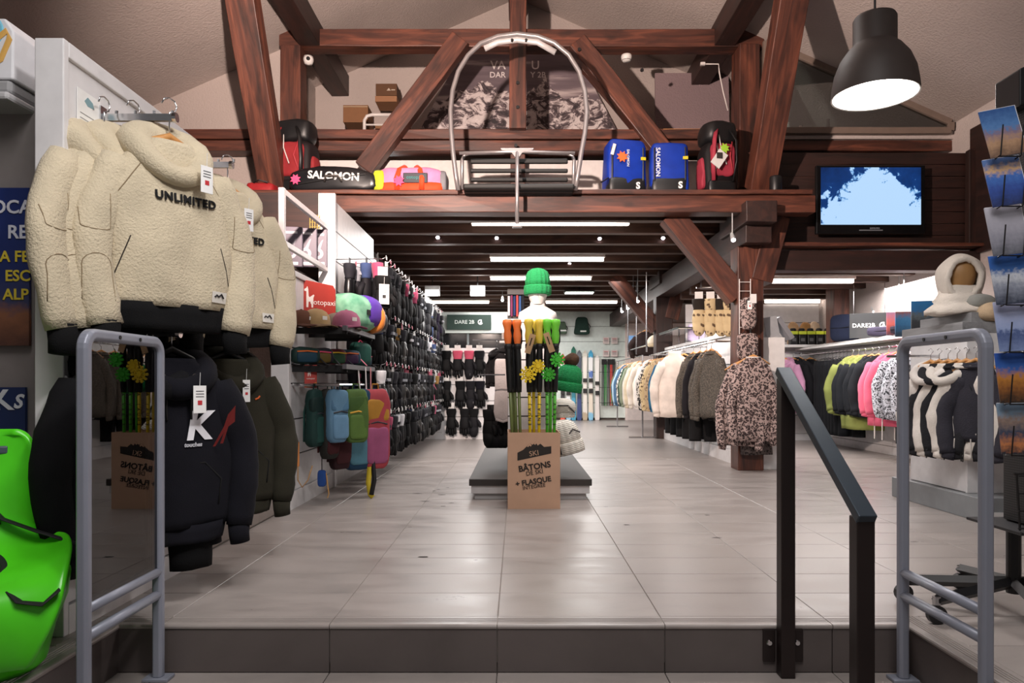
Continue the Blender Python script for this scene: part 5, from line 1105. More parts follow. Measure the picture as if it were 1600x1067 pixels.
# mannequin head with beanie, shoulders dome
KG = newmat('green_knit', .95)
def knit(key, col):
    if key in MATS and MATS[key].node_tree.nodes.get('Bump'): return MATS[key]
    m, g = newmat(key, .95); c = lin(col); co = g.coord()
    wv_ = g.new('ShaderNodeTexWave', wave_type='BANDS', bands_direction='Z'); wv_.inputs['Scale'].default_value = 28; wv_.inputs['Distortion'].default_value = 1.5; g.link(co, wv_.inputs['Vector'])
    g.base(g.ramp(wv_.outputs['Fac'], [(.2, dark(c, .7)), (.7, dark(c, 1.15))])); g.bump(wv_.outputs['Fac'], .6, .006); return m
def ribs(prof, n, amp, mat, name, t, sx=1, sy=1, loc=None):
    rings = []
    for r, z in prof: rings.append([Vector(((r + amp*abs(math.sin(n*math.pi*j/(n*6)))*(1 if r > .03 else r/.03))*math.cos(2*math.pi*j/(n*6))*sx, (r + amp*abs(math.sin(n*math.pi*j/(n*6))))*math.sin(2*math.pi*j/(n*6))*sy, z)) for j in range(n*6)])
    return MB().loft(rings).build(name, mat, t, smooth=True, loc=loc)
GK = knit('green_knit_wool', '178a4c'); WK = knit('white_knit_wool', 'e2dcd2')
def beanie(name, label, loc, m, s_=1.0, rot=None, pom=None, group=None):
    t = thing(name, label, 'beanie', loc, group=group, rot=rot); t.scale = (s_,)*3
    ribs([(.104, 0), (.108, .02), (.108, .06), (.104, .075)], 16, .006, m, 'turn_up', t, 1, 1.08)
    ribs([(.097, .07), (.098, .11), (.092, .155), (.075, .19), (.045, .21), (.015, .218), (.004, .219)], 16, .006, m, 'crown', t, 1, 1.08)
    if pom:
        o = blob(.12, .12, .12, 1, 1, 24, 16, .02, 2).build('pompom', fabric(pom, 60, 1.0), t, smooth=True, loc=(.0, 0, .19))
    return t
YM = 5.95
bm1 = beanie('green_beanie', 'chunky green knit beanie on the mannequin head at the top of the display', at(840, 461, YM), GK, 1.02)
t_ = Vector((bm1.location.x, YM, 1.385))
t = thing('mannequin_head', 'featureless white mannequin head and neck under the green beanie', 'mannequin', (t_.x-.0, YM, 1.385)); hz = at(0, 461, YM).z - 1.385
MB().lathe([(.0, 0), (.13, .0), (.155, .03), (.145, .075), (.09, .11), (.06, .13), (.055, .17), (.06, .19)], 24, sx=1.05, sy=.7).build('shoulders', plain('d8d4d0', .5), t, smooth=True)
MB().lathe([(.05, .14), (.065, .17), (.082, .21), (.09, .26), (.092, .31), (.08, .36), (0, .385)], 24, sx=.95, sy=1.1).build('head', plain('cfcbc6', .5), t, smooth=True); MB().tube([(0, -.1, .20), (0, -.098, .26)], .002, 5).build('seam', plain('55524e', .6), t)
MB().lathe([(.0, -.0), (.1, -.0), (.1, .012), (0, .012)], 20).build('base', plain('d8d4d0', .5), t)
beanie('green_beanie', 'green knit beanie with brown fur pompom hanging on the right of the display', at(886, 612, 5.5), GK, .98, (0, R(8), 0), '4a3528'); 
b = beanie('white_beanie', 'thick white knit beanie hung low on the right side of the display', at(888, 708, 5.75), WK, 1.25, (0, R(-14), 0)); MB().box((-.05, -.115, .04), (.012, .006, .05)).build('label_tab', BLACK, b); MB().tube([(.02, -.1, .12), (.06, -.09, .15), (.1, -.06, .12)], .006, 6).build('cord', plain('5a5654', .8), b)
t = thing('white_cushion', 'white bobble hat lying above the low white beanie', 'hat', at(880, 652, 5.85)); blob(.2, .18, .16, .9, .9, wob=.012).build('crown', WK, t, smooth=True); MB().tube([(-.05, -.09, .1), (.03, -.1, .1), (.09, -.06, .04)], .006, 6).build('braid', plain('4a4846', .8), t); MB().lathe([(.09, 0), (.1, .02), (.09, .04)], 20).build('brim', WK, t, smooth=True)
# left side of the gondola: black jacket, fur scarf, dark mittens
t, _ = hoodie('black_jacket', 'small black quilted jacket hung on the left of the pole display', at(776, 548, 6.3), R(-62), 21, '141214', group=None, cords=False, cat='jacket'); t.scale = (.5, .6, .45)
sc_ = thing('grey_scarf', 'pale grey plush scarf hanging beside the olive poles', 'scarf', at(786, 560, 5.9)); blob(.14, .05, .52, .25, .4, 20, 14, .015, 8).build('cloth', fabric('b9b1b0', 90, .6), sc_, smooth=True, loc=(0, 0, -.52)); MB().tube([(-.06, -.03, -.5), (0, -.03, -.52), (.06, -.03, -.5)], .01, 6).build('fringe', fabric('b9b1b0', 90, .6), sc_)
for k in range(10):
    p = at(764+ (k % 5)*6.0, 655, 6.0 + .12*(k//5)); glove(p, R(rg.uniform(-30, 30)), 'black mitten, %s of the %s row in the bunch left of the cardboard box' % (ORD[k % 5], 'front' if k < 5 else 'rear'), 'bunch of black mittens on the display', 2, GB[k % 3], GC[1], (BLACK, False), None, .98)
MB().tube([(-.02, -.04, .94), (-.24, -.04, .94)], .006, 6).build('hook_rail', CHROME, gd); MB().tube([(-.02, .3, 1.24), (-.3, .3, 1.24)], .006, 6).build('hook_rail', CHROME, gd); MB().tube([(.37, -.03, 1.03), (.46, -.25, 1.035)], .006, 6).build('hook_rail', CHROME, gd)
# tall sock stand behind and pole cards
t = thing('sock_stand', 'tall narrow stand packed with striped socks behind the pole display', 'stand', at(806, 515, 7.2)); 
MB().box((0, .04, .2), (.17, .03, .42)).build('back_panel', plain('3a3432', .6), t); MB().box((0, -.01, .0), (.18, .1, .1)).build('carton', plain('c09c78', .8), t)
for k in range(6): MB().box((-.07+.028*k, .01, .24), (.022, .03, .2+.02*(k % 2))).build('sock', fabric(['d6d6dc', '7a3a5a', '2c3a6a', 'b04a4a', '3c5a8a', '202228'][k], 200, .4), t, bevel=.006)
MB().box((0, .0, .37), (.17, .05, .04)).build('header', plain('2a2828', .5), t)
t = thing('stacked_boxes', 'small white and brown boxes stacked at the left of the sock stand', 'box', at(797, 533, 6.9)); MB().box((0, 0, .04), (.16, .1, .08)).build('box_body', plain('8c8480', .7), t, bevel=.004); MB().box((.01, 0, .1), (.13, .1, .04)).build('box_lid', plain('d6d0cc', .6), t, bevel=.004); MB().box((0, 0, -.01), (.2, .16, .02)).build('tray', plain('a8a4a2', .5), t)
# ================================================================ right side
def spots(key, base, spot, sc=26, th=.42, soft=.06, col3=None):
    if key in MATS: return MATS[key]
    m, g = newmat(key, .9); co = g.coord(); w_ = g.new('ShaderNodeTexVoronoi', feature='F1'); w_.inputs['Scale'].default_value = sc; w_.inputs['Randomness'].default_value = 1
    nz = g.new('ShaderNodeTexNoise'); nz.inputs['Scale'].default_value = sc*.6; g.link(co, nz.inputs['Vector']); mx = g.new('ShaderNodeMix', data_type='VECTOR'); mx.inputs[0].default_value = .06; g.link(co, mx.inputs[4]); g.link(nz.outputs['Color'], mx.inputs[5]); g.link(mx.outputs[1], w_.inputs['Vector'])
    st = [(th-soft, lin(spot)), (th+soft, lin(base))]
    if col3: st = [(th*.4, lin(col3)), (th*.55, lin(spot)), (th-soft+.05, lin(spot)), (th+soft+.05, lin(base))]
    g.base(g.ramp(w_.outputs['Distance'], st)); g.bump(g.noise(co, 200, 3), .25, .004); return m
LEO = spots('leopard_print', 'a8938e', '241b1d', 48, .47, .06, '5c4644'); SPECK = spots('speckled_tweed', '6a6258', '1c1a18', 130, .55, .15); ZEB = spots('zebra_print', 'cfc8c0', '1c1a1c', 30, .5, .05); FLOR = spots('black_white_print', 'c4c8d2', '23262e', 48, .45, .06); CAMEL = spots('beige_pattern', 'b89f7c', '7a6650', 24, .35, .15); BEIGP = spots('cream_pattern', 'c9b48c', '5a4634', 22, .3, .06)
def top(name, label, loc, rz, mat, seed=0, W=.44, L=.62, T=.075, ln=.60, group=None, cat='jacket', smat=None, hood=False, collar=.0, wood_h=True, hem=None, r0=.066, r1=.045, low=None, sc=1.0):
    t = thing(name, label, cat, loc, rz, group); t.scale = (sc,)*3; sd = seed % 4
    put(body_mesh(W, L, T, .075, 1.0, .012, sd, .0, 24, 16, .08, collar), 'body', mat, t)
    for s_ in (-1, 1):
        q = put(sleeve_mesh(s_, W, ln, .015, r0, r1, -.03, sd, .75, .008, 10), 'sleeve', smat or mat, t); put(cuff_mesh(s_, W, ln, .015, r1*.95, -.03, sd, .04, .75), 'cuff', hem or smat or mat, q)
    if hood: put(hood_mesh(.1, .03, .055, .03, sd), 'hood', mat, t)
    else:
        if ('nk',) not in GM: GM[('nk',)] = MB().tube([(.078*math.cos(2*math.pi*k/20), .042*math.sin(2*math.pi*k/20), .006 - .02*(1-math.sin(2*math.pi*k/20))*.5) for k in range(20)], .009, 6, closed=True).mesh('neckband', True)
        if not collar: put(GM[('nk',)], 'neckband', hem or mat, t)
    if low: put(ring_band(W, L, T, .16, sd, .0), 'lower_panel', low, t)
    if ('hg',) not in GM:
        GM[('hg',)] = MB().tube([(-.16, 0, -.05), (-.08, 0, .0), (0, 0, .035), (.08, 0, .0), (.16, 0, -.05)], [.007, .011, .013, .011, .007], 7).mesh('hanger', True); GM[('hk',)] = MB().tube([(0, 0, .035), (0, 0, .08), (.02, 0, .1), (0, 0, .12), (-.015, 0, .108)], .003, 5).mesh('hook', True)
    hh = put(GM[('hg',)], 'hanger', WOODH if wood_h else BLACK, t); put(GM[('hk',)], 'hook', CHROME, hh)
    return t
fb = lambda c: fabric(c, 200, .3)
r1 = thing('clothes_rail', 'long chrome clothes rail along the low white partition', 'rail', (2.12, 7.62, 0)); MB().tube([(0, 0, 1.325), (0, 3.7, 1.325)], .013, 8).build('bar', CHROME, r1)
for k in range(4): MB().tube([(0, .1+1.16*k, 1.325), (.25, .1+1.16*k, 1.325)], .009, 6).build('bracket', CHROME, r1)
r2 = thing('clothes_rack', 'free-standing chrome clothes rack at the rear of the aisle', 'rack', (2.02, 11.55, 0)); MB().tube([(0, 0, 0), (0, 0, 1.325), (0, 2.9, 1.325), (0, 2.9, 0)], .013, 8).build('frame', CHROME, r2)
for yy in (0, 2.9): MB().tube([(-.22, yy, .012), (.22, yy, .012)], .012, 6).build('foot', CHROME, r2)
seq = [('grey speckled cardigan at the near end of the middle rail', SPECK, 'cardigan'), ('grey speckled knit sweater nearest the timber post', SPECK, 'sweater'), ('black knit top between the speckled sweaters', fb('18161a'), 'top'), ('grey speckled knit sweater beside the cream turtleneck', SPECK, 'sweater'), ('cream turtleneck sweater facing the aisle', fb('d6cbc2'), 'turtleneck'),
 ('black jacket directly behind the cream turtleneck', fb('14151a'), 'jacket'), ('dark navy jacket second behind the cream turtleneck', fb('1b2130'), 'jacket'), ('mauve grey knit cardigan', fb('7a6a6c'), 'cardigan'), ('charcoal fleece jacket', fb('33343a'), 'jacket'), ('teal blue shirt', fb('3f7f92'), 'shirt'), ('deep blue and teal shirt', fb('255a80'), 'shirt'), ('beige patterned fleece jacket', CAMEL, 'jacket'), ('cream patterned fleece jacket', BEIGP, 'jacket'), ('zebra print knit jacket', ZEB, 'jacket'),
 ('white plush jacket', fb('e6e0da'), 'jacket'), ('ivory plush jacket', fb('dcd3c4'), 'jacket'), ('off-white wool jacket', fb('d4cbc0'), 'jacket'), ('cream sherpa jacket', fb('cdbfa6'), 'jacket'), ('pale grey plush jacket', fb('bdb6b0'), 'jacket'), ('sage green sweatshirt', fb('7c8470'), 'sweatshirt'), ('dark green sweatshirt', fb('2c4434'), 'sweatshirt'), ('white and navy striped sweater', ZEB, 'sweater'), ('slate blue sweater', fb('44607c'), 'sweater'), ('light blue sweater', fb('9ab4c4'), 'sweater'), ('navy sweater', fb('28395a'), 'sweater'), ('olive jacket at the far end of the rack', fb('6a6a3c'), 'jacket')]
for k, (lb, m, ct) in enumerate(seq):
    yy = 7.72 + .245*k; cream = 'turtleneck' in lb and 'cream turtleneck sweater' in lb
    if not cream and len(lb.split()) < 6: lb += ' hanging in the middle clothes row'
    top(ct, lb, (2.10 - (.17 if cream else 0) - (.06 if yy > 11.4 else 0) + rnd.uniform(-.02, .02), yy, 1.205), R((-10 if cream else -60 if k < 4 else -34) + rnd.uniform(-7, 7)), m, k, W=.40 if cream else .38, L=.70 if not cream else .74, T=.07, ln=.70, collar=.06 if cream else 0, group='clothes in the middle rail row', cat=ct, hood=k in (5, 8, 11, 14, 17))
for k in range(5): trousers('black_trousers', 'black trousers hanging low under the middle rail, %s from the front' % ORD[k], (2.16, 8.35+.34*k, .66), R(-24), '0c0c0e', k % 2, .46, .34, .1, 'trousers under the middle rail')
# leopard sweaters on the timber post
t = top('leopard_sweater', 'leopard print sweater facing the aisle in front of the timber post', at(1177, 561, 6.98), R(-4), LEO, 1, W=.34, L=.80, T=.09, ln=.80, cat='sweater', r0=.055, r1=.042)
MB().lathe([(.0, .0), (.07, .0), (.068, -.01), (0, -.025)], 20, sx=1, sy=.55).build('neck_lining', plain('e0dcd8', .7), t, loc=(0, -.005, .022))
top('leopard_sweater', 'leopard print sweater half hidden behind the front one', at(1158, 570, 7.08), R(-30), LEO, 2, W=.32, L=.80, T=.07, ln=.80, cat='sweater', r0=.055)
top('leopard_sweater', 'dark leopard print dress hanging behind both leopard sweaters', at(1182, 575, 7.12), R(6), spots('dark_leopard', '5c5250', '1a1618', 42, .45, .08), 3, W=.34, L=.86, T=.05, ln=.7, cat='dress', r0=.05)
t = thing('leopard_pouch', 'leopard print bag hanging on the timber post above the sweaters', 'bag', at(1168, 562, 7.08)); blob(.2, .06, .26, .4, .4, 20, 12, .01, 3).build('body', LEO, t, smooth=True); MB().tube([(-.05, 0, .25), (0, 0, .32), (.05, 0, .25)], .005, 6).build('strap', BLACK, t)
t = thing('leopard_scarf', 'leopard print snood hanging on the wire ladder of the post', 'scarf', at(1169, 515, 7.06)); blob(.14, .09, .32, .5, .6, 18, 12, .02, 5).build('cloth', LEO, t, smooth=True); MB().box((.035, -.05, .30), (.06, .004, .09)).build('header_card', WCARD, t); swing_tag(t, (.0, -.05, .28))
t = thing('wire_ladder', 'narrow white wire ladder rack fixed to the timber post', 'rack', at(1164, 560, 7.13))
for s_ in (-1, 1): MB().tube([(s_*.055, 0, 0), (s_*.055, 0, .79)], .004, 6).build('upright', plain('d8d4d2', .4), t)
for k in range(9): MB().tube([(-.055, 0, .04+.09*k), (.055, 0, .04+.09*k)], .003, 6).build('rung', plain('d8d4d2', .4), t)
t = thing('white_display_box', 'grey-white cartons leaning on top of the white end panel', 'box', (2.62, 7.4, 1.34)); MB().box((-.02, 0, .11), (.14, .16, .21), Matrix.Rotation(R(-10), 3, 'Y')).build('carton', plain('9ea0a4', .5), t, bevel=.003); MB().box((.13, .02, .10), (.05, .16, .26), Matrix.Rotation(R(-35), 3, 'Y')).build('leaning_lid', plain('85868c', .5), t, bevel=.003)
for k, px in enumerate((1092, 1110, 1127, 1139, 1148)):
    p = at(px, 482, 8.0 - .04*k); p.x = min(p.x, 2.44)
    glove(p, R(-15), 'beige patterned fur mitten on the partition, %s from left' % ORD[k], 'beige mittens above the partition', 2, BEIGP, BEIGP if k % 2 else fb('2a2420'), (WCARD, True), None, 1.25)
t = thing('mitten_stand', 'thin chrome stand carrying the beige mittens', 'stand', (2.42, 8.0, 1.44)); MB().tube([(0, 0, 0), (0, 0, .52), (-.42, 0, .5)], .008, 6).build('post', CHROME, t); MB().box((0, 0, .005), (.12, .12, .01)).build('base', CHROME, t); MB().tube([(0, 0, .5), (.06, -.05, .5)], .006, 6).build('arm', CHROME, t)
for k, (px, py, w_, h, c, lb) in enumerate(((1069, 537, .22, .24, 'a79ab4', 'lilac folded top standing on the partition'), (1090, 533, .2, .22, 'c8b8a4', 'cream and black folded knitwear on the partition'))):
    t = thing('folded_sweater', lb, 'folded clothes', (2.42, 9.7-.9*k, 1.44)); blob(w_, .1, h, .3, .4, 20, 10, .012, k).build('cloth', fb(c), t, smooth=True); MB().tube([(-.05, -.055, h*.75), (0, -.06, h*.68), (.05, -.055, h*.75)], .006, 5).build('neckline', fb('5c5060'), t)
gs = thing('glass_shelf', 'chrome and glass shelf above the middle rail', 'shelf', (2.3, 10.2, 1.62)); MB().box((0, 0, 0), (.35, 1.4, .008)).build('glass_plate', glass('shelf_glass', 'cfe0dc', .1), gs); MB().tube([(.14, -.6, -.18), (.14, -.6, .0)], .012, 6).build('post', CHROME, gs); MB().tube([(.14, .6, -.18), (.14, .6, .0)], .012, 6).build('post', CHROME, gs); MB().box((0, 0, -.012), (.3, 1.3, .01)).build('rim', CHROME, gs)
# rear uprights and pictures
ru = thing('hanging_frame', 'thin chrome uprights hanging from the ceiling over the rear rack', 'frame', (1.95, 12.6, 1.45))
for k in range(3): MB().tube([(0, -.9*k, -.1), (0, -.9*k, 1.1)], .012, 6).build('upright', CHROME, ru)
MB().tube([(0, -1.8, 0), (0, .0, 0)], .012, 6).build('crossbar', CHROME, ru)
t = thing('ski_picture', 'pale blue skiing picture on the rear frame', 'picture', at(996, 546, 12.4)); MB().box((0, 0, .12), (.3, .012, .24)).build('panel', gradient_print('blue_snow', [(0, 'dfe8f0'), (.4, 'b4cce4'), (.8, '6a9ad0')]), t); MB().prism([(-.05, .1), (0, .16), (.06, .12), (.02, .09)], -.009, -.006).build('skier', plain('34445c', .6), t)
t = thing('fur_hat', 'cream furry hat on the rear frame', 'hat', at(1023, 542, 11.9)); blob(.24, .2, .2, .9, .9, wob=.03).build('crown', fabric('d9cdb8', 60, 1.0), t, smooth=True); MB().lathe([(.1, 0), (.125, .03), (.1, .06)], 20).build('brim', fabric('c4b496', 60, 1.0), t, smooth=True)
top('brown_vest', 'dark brown top hung high beside the rear frame', (2.2, 12.3, 1.75), R(-20), fb('2a1f1e'), 1, W=.4, L=.4, ln=.4, cat='top')
# ---- right-hand bay
for k, (px, c, lb) in enumerate(((1226, 'c490b0', 'pink and white jacket at the left of the bay rear wall'), (1238, '16161a', 'black jacket first in the bay rear row'), (1248, '1a1a1e', 'black jacket second in the bay rear row'), (1262, '121216', 'black jacket with pink tag in the bay rear row'))):
    top('bay_jacket', lb, (at(px, 0, 10.75).x, 10.75-.03*k, 1.22), R(-55), fb(c), k, W=.5, L=.78, ln=.72, T=.1, hood=k < 2, group='jackets on the bay rear wall')
trousers('beige_trousers', 'beige trousers beside the black jackets on the bay rear wall', (at(1279, 0, 10.8).x, 10.8, 1.2), R(-40), 'c4b69a', 1, .95, .36, .1)
MB().tube([(.2, -.33, 1.34), (1.9, -.33, 1.34)], .012, 6).build('hanging_rail', CHROME, sb)
for k in range(5):
    p = at(1239+13.5*k, 541, 10.85); t = thing('drink_flask', 'black flask with a yellow-green band, %s from left on the bay shelf' % ORD[k], 'flask', (p.x, 10.85, 1.46), group='flasks on the bay shelf'); MB().mm(-.058, .058, -.05, .05, 0, .155).build('body', plain('17181a', .4), t, bevel=.012); MB().mm(-.059, .059, -.051, .051, .155, .205).build('band', plain('c8d83a', .5), t, bevel=.006); MB().lathe([(.045, .205), (.045, .24), (.03, .25), (0, .25)], 14).build('lid', BLACK, t, smooth=True); MB().mm(-.03, .03, -.0515, -.049, .05, .1).build('print', plain('5c5e60', .5), t)
for k, (px, c, lb) in enumerate(((1240, 'c9a27a', 'tan plush hat'), (1258, 'b98a58', 'camel plush hat'), (1272, 'd8bfa4', 'cream plush hat'))):
    p = at(px, 515, 11.0); t = thing('plush_hat', lb + ' behind the flasks on the bay shelf', 'hat', (p.x, 11.0, 1.46)); blob(.2, .1, .36, .8, .8, wob=.02, seed=k).build('crown', fabric(c, 80, .8), t, smooth=True); MB().lathe([(.08, 0), (.1, .03), (.085, .06)], 18, sy=.6).build('brim', fabric(c, 80, .8), t, smooth=True)
MB().tube([(.3, .33, 1.30), (5.6, .33, 1.30)], .012, 6).build('hanging_rail', CHROME, sr)
for k in range(8): trousers('ski_trousers', 'long black ski trousers, %s from the far end of the right wall rail' % ORD[k], (4.28, 9.95-.11*k, 1.17), R(-62+rnd.uniform(-6, 6)), '101216', k % 2, .98, .40, .13, 'ski trousers on the right wall rail')
OLV = fb('7c8448'); OLD = fb('1a1d22'); PNK = fb('d8607c')
for k, (yy, m, sm, lb, hd_) in enumerate(((9.10, OLV, OLV, 'olive green ski jacket farthest in the right wall row', True), (8.95, OLV, OLD, 'olive ski jacket with black sleeves', True), (8.78, OLV, OLD, 'olive and black ski jacket facing the aisle', True), (8.60, OLD, OLD, 'black ski jacket between olive and pink ones', True), (8.45, OLD, OLD, 'second black ski jacket before the pink ones', False), (8.22, PNK, PNK, 'pink ski jacket with white cords, farther one', True), (8.05, PNK, PNK, 'pink ski jacket with white cords, nearer one', True), (7.85, FLOR, FLOR, 'black and white printed ski jacket next to the pink', True), (7.66, FLOR, FLOR, 'black and white printed ski jacket in the middle of its group', True), (7.46, FLOR, FLOR, 'black and white printed ski jacket nearest the gate', True), (7.25, OLD, OLD, 'dark ski jacket behind the grey gate', True), (7.05, fb('8c3a50'), PNK, 'raspberry ski jacket behind the grey gate', True))):
    if len(lb.split()) < 6: lb += ' in the right wall row'
    t = top('ski_jacket', lb, (4.26, yy, 1.185), R(-58+rnd.uniform(-8, 8)), m, k, W=.50, L=.72 if m is not PNK else .80, T=.12, ln=.66, smat=sm, hood=hd_, group='ski jackets on the right wall rail', low=OLV if k in (1, 2) else None, r0=.085, r1=.06)
    if m is PNK: [MB().tube([(s_*.12, -.075, -.70), (s_*.12, -.08, -.95)], .006, 6).build('drawcord', plain('e4e0dc', .6), t) for s_ in (-1, 1)]
for k in range(4): trousers('dark_trousers', 'dark trousers hanging below the printed ski jackets, %s from the far end' % ORD[k], (4.34, 7.9-.25*k, .62), R(-58), '15161a', k % 2, .42, .36, .1, 'trousers under the printed jackets')
t = thing('brand_sign', 'dark hanging sign reading DARE 2B above the right wall jackets', 'sign', at(1358, 528, 9.2), R(-22)); MB().box((0, 0, .16), (.46, .02, .32)).build('panel', plain('26282a', .6), t, bevel=.003)
def apple(parent, x, z, r, y):
    MB().tube([(x + r*math.cos(a), y, z + r*math.sin(a)) for a in [R(20*k+60) for k in range(15)]], .14*r*2, 6, flat=.3, up=(0, 1, 0)).build('emblem', plain('dedede', .5), parent); MB().tube([(x-.3*r, y, z-.6*r), (x+.2*r, y, z+.2*r), (x+.5*r, y, z+1.2*r)], .12*r*2, 6, flat=.3, up=(0, 1, 0)).build('emblem', plain('dedede', .5), parent); MB().tube([(x+.0*r, y, z-.7*r), (x+.5*r, y, z-.2*r), (x+.6*r, y, z+.5*r)], .1*r*2, 6, flat=.3, up=(0, 1, 0)).build('emblem', plain('dedede', .5), parent)
text('DARE2B', 'lettering', plain('dedede', .5), t, (-.065, -.012, .16), .072, bold=.012, spacing=1.05); apple(t, .155, .16, .032, -.012); MB().tube([(-.18, 0, .32), (-.18, 0, .75)], .003, 5).build('wire', CHROME, t); MB().tube([(.18, 0, .32), (.18, 0, .75)], .003, 5).build('wire', CHROME, t)
t = thing('brand_sign', 'dark green sign reading DARE 2B on the rear fascia', 'sign', at(733, 515, 13.93)); MB().box((0, 0, .145), (.86, .03, .29)).build('panel', plain('2c4038', .6), t); text('DARE 2B', 'lettering', plain('dfe6e0', .5), t, (-.09, -.017, .145), .10, bold=.01); apple(t, .22, .145, .042, -.017)
for k, (px, py, d, w_, h, c1, lb) in enumerate(((1336, 528, 9.7, .34, .36, '1c2236', 'navy jacket folded upright behind the sign'), (1374, 533, 8.6, .42, .11, '3a3648', 'dark patterned blanket on the right wall shelf'), (1400, 531, 8.2, .26, .09, '2c2430', 'dark folded blanket under the pictures'))):
    t = thing('folded_blanket', lb, 'folded clothes', (4.44, d, 1.445), R(-60)); blob(w_, .24, h, .35, .35, 20, 10, .012, k).build('cloth', fb(c1), t, smooth=True); MB().tube([(-w_*.4, -.115, h*.5), (0, -.122, h*.48), (w_*.4, -.115, h*.5)], .006, 5).build('fold', fb('0e0e12'), t)
for k, (px0, px1, py0, py1, d, st, lb) in enumerate(((1386, 1404, 488, 524, 8.3, [(0, '3a2a3a'), (.5, 'c06058'), (1, '88607a')], 'reddish sports photo on the right wall shelf'), (1400, 1426, 487, 526, 7.9, [(0, '20303a'), (.5, '2c6a9a'), (.75, '3a78a8'), (1, '8c5a5a')], 'blue sports photo on the right wall shelf'), (1426, 1476, 470, 528, 6.9, [(0, '20242a'), (.45, '3a424a'), (.6, '5a6a74'), (.75, '2c6ea8'), (1, '2a78b8')], 'blue sky mountain photo board behind the cream balaclava'))):
    a, b = at(px0, py0, d), at(px1, py1, d); t = thing('photo_board', lb, 'picture', ((a.x+b.x)/2, d, b.z), R(-12)); MB().box((0, 0, (a.z-b.z)/2), (b.x-a.x, .015, a.z-b.z)).build('print', gradient_print('photo_%d' % k, st, extra=.5), t); MB().box((0, .02, .02), ((b.x-a.x)*.9, .05, .02)).build('foot', BLACK, t)
# ---- right gondola with cream balaclava
GRY = plain('7f8285', .35, .1)
t = thing('display_plinth', 'low grey plinth under the right-hand display unit', 'plinth', (2.9, 4.5, 0)); MB().mm(0, 1.1, 0, 1.05, .0, .15).build('top_slab', GRY, t, bevel=.004); MB().mm(.02, 1.0, -.012, 0, .02, .06).build('skirt', plain('cccaca', .4), t)
rgn = slatwall('right_gondola', 'white slatted display unit hung with cream and dark joggers', 2.99, 4.72, 2.99, 5.38, .15, 1.2, .35, 1, kind=None, cat='display unit')
MB().mm(0, .66, -.7, -.015, .15, 1.2).build('core', WHITE, rgn); MB().mm(-.02, 0, -.7, .04, .15, 1.2).build('end_panel', WHITE, rgn, bevel=.003)
GRB = wood('grey_board', '6a6a6c', '8a8a8c', '9c9c9e', .6)
MB().mm(-.02, .72, -.72, .07, 1.2, 1.275).build('top_board', GRB, rgn, bevel=.003); MB().mm(.0, .6, -.7, .0, 1.275, 1.34).build('top_board', GRB, rgn, bevel=.003)
MB().tube([(.3, .03, 1.06), (.3, .40, 1.06)], .01, 6).build('display_arm', CHROME, rgn)
for k, (c, ct) in enumerate((('e0d8d2', 'cream fleece jacket with hanging cords, front of the right-hand unit'), ('26262a', 'dark fleece jacket second on the right-hand unit'), ('dcd4cc', 'cream fleece jacket third on the right-hand unit'), ('222226', 'charcoal fleece jacket fourth on the right-hand unit'), ('d8d0c8', 'cream fleece jacket fifth on the right-hand unit'), ('33323a', 'slate fleece jacket closest to the right-hand unit'))):
    t = top('fleece_jacket', ct, (2.85+.024*k, 4.94-.06*k, .99), R(-66+2*k), fabric(c, 110, .6), k, W=.28, L=.50, T=.06, ln=.58, hood=k < 3, group='fleece jackets on the right-hand unit', r0=.066, r1=.05)
    for s_ in (-1, 1): MB().tube([(s_*.05, -.05, -.48), (s_*.055, -.055, -.6-.03*(k % 2))], .004, 5).build('drawcord', BLACK if k % 2 else plain('c9c2bc', .6), t)
head = thing('balaclava_bust', 'cream knit hooded balaclava on a tan mannequin head', 'balaclava', at(1500, 500, 4.92)); head.location.z = 1.34; CK = fabric('d9cfc4', 70, .8, 1.0, .06)
mb = MB(); n, m_ = 36, 26; cen = Vector((0, 0, .25)); od = Vector((-.30, -1, -.10)).normalized(); vs, keep = [], {}
for i in range(m_+1):
    ph = -math.pi/2 + math.pi*i/m_
    for j in range(n):
        th = 2*math.pi*j/n; p = Vector((.15*math.cos(ph)*math.cos(th), .155*math.cos(ph)*math.sin(th), .17*math.sin(ph))); 
        if p.z < 0: p.z *= 1.25
        p += noise.noise_vector(p*7)*.012; vs.append(p + cen)
fs = []
for i in range(m_):
    for j in range(n):
        f = (i*n+j, i*n+(j+1) % n, (i+1)*n+(j+1) % n, (i+1)*n+j); c = sum((vs[q] for q in f), Vector())/4 - cen
        cn = Vector((c.x/.15, c.y/.155, c.z/.19)).normalized(); dt = cn.dot(od)
        if dt > .73: continue
        fs.append(f)
o = mb.add(vs, fs).build('hood', CK, head, smooth=True); o.modifiers.new('s', 'SOLIDIFY').thickness = .03; ss = o.modifiers.new('ss', 'SUBSURF'); ss.levels = 1; ss.render_levels = 1
u = od.cross(Vector((0, 0, 1))).normalized(); v = u.cross(od)
MB().tube([cen + od*.098 + u*.098*math.cos(2*math.pi*k/28) + v*.128*math.sin(2*math.pi*k/28) + noise.noise_vector(Vector((k*.7, 0, 0)))*.008 for k in range(28)], .02, 8, closed=True).build('face_rim', CK, head, smooth=True)
MB().lathe([(0, -.02), (.06, -.0), (.085, .05), (.10, .10), (.1, .15), (.08, .2), (0, .23)], 24).build('mannequin_face', plain('a57c4e', .5), head, smooth=True, loc=(0, .0, .17)); MB().lathe([(.05, 0), (.045, .2)], 16).build('neck', plain('2a1c14', .6), head, smooth=True)  # neck coloured dark for the shadow inside the hood
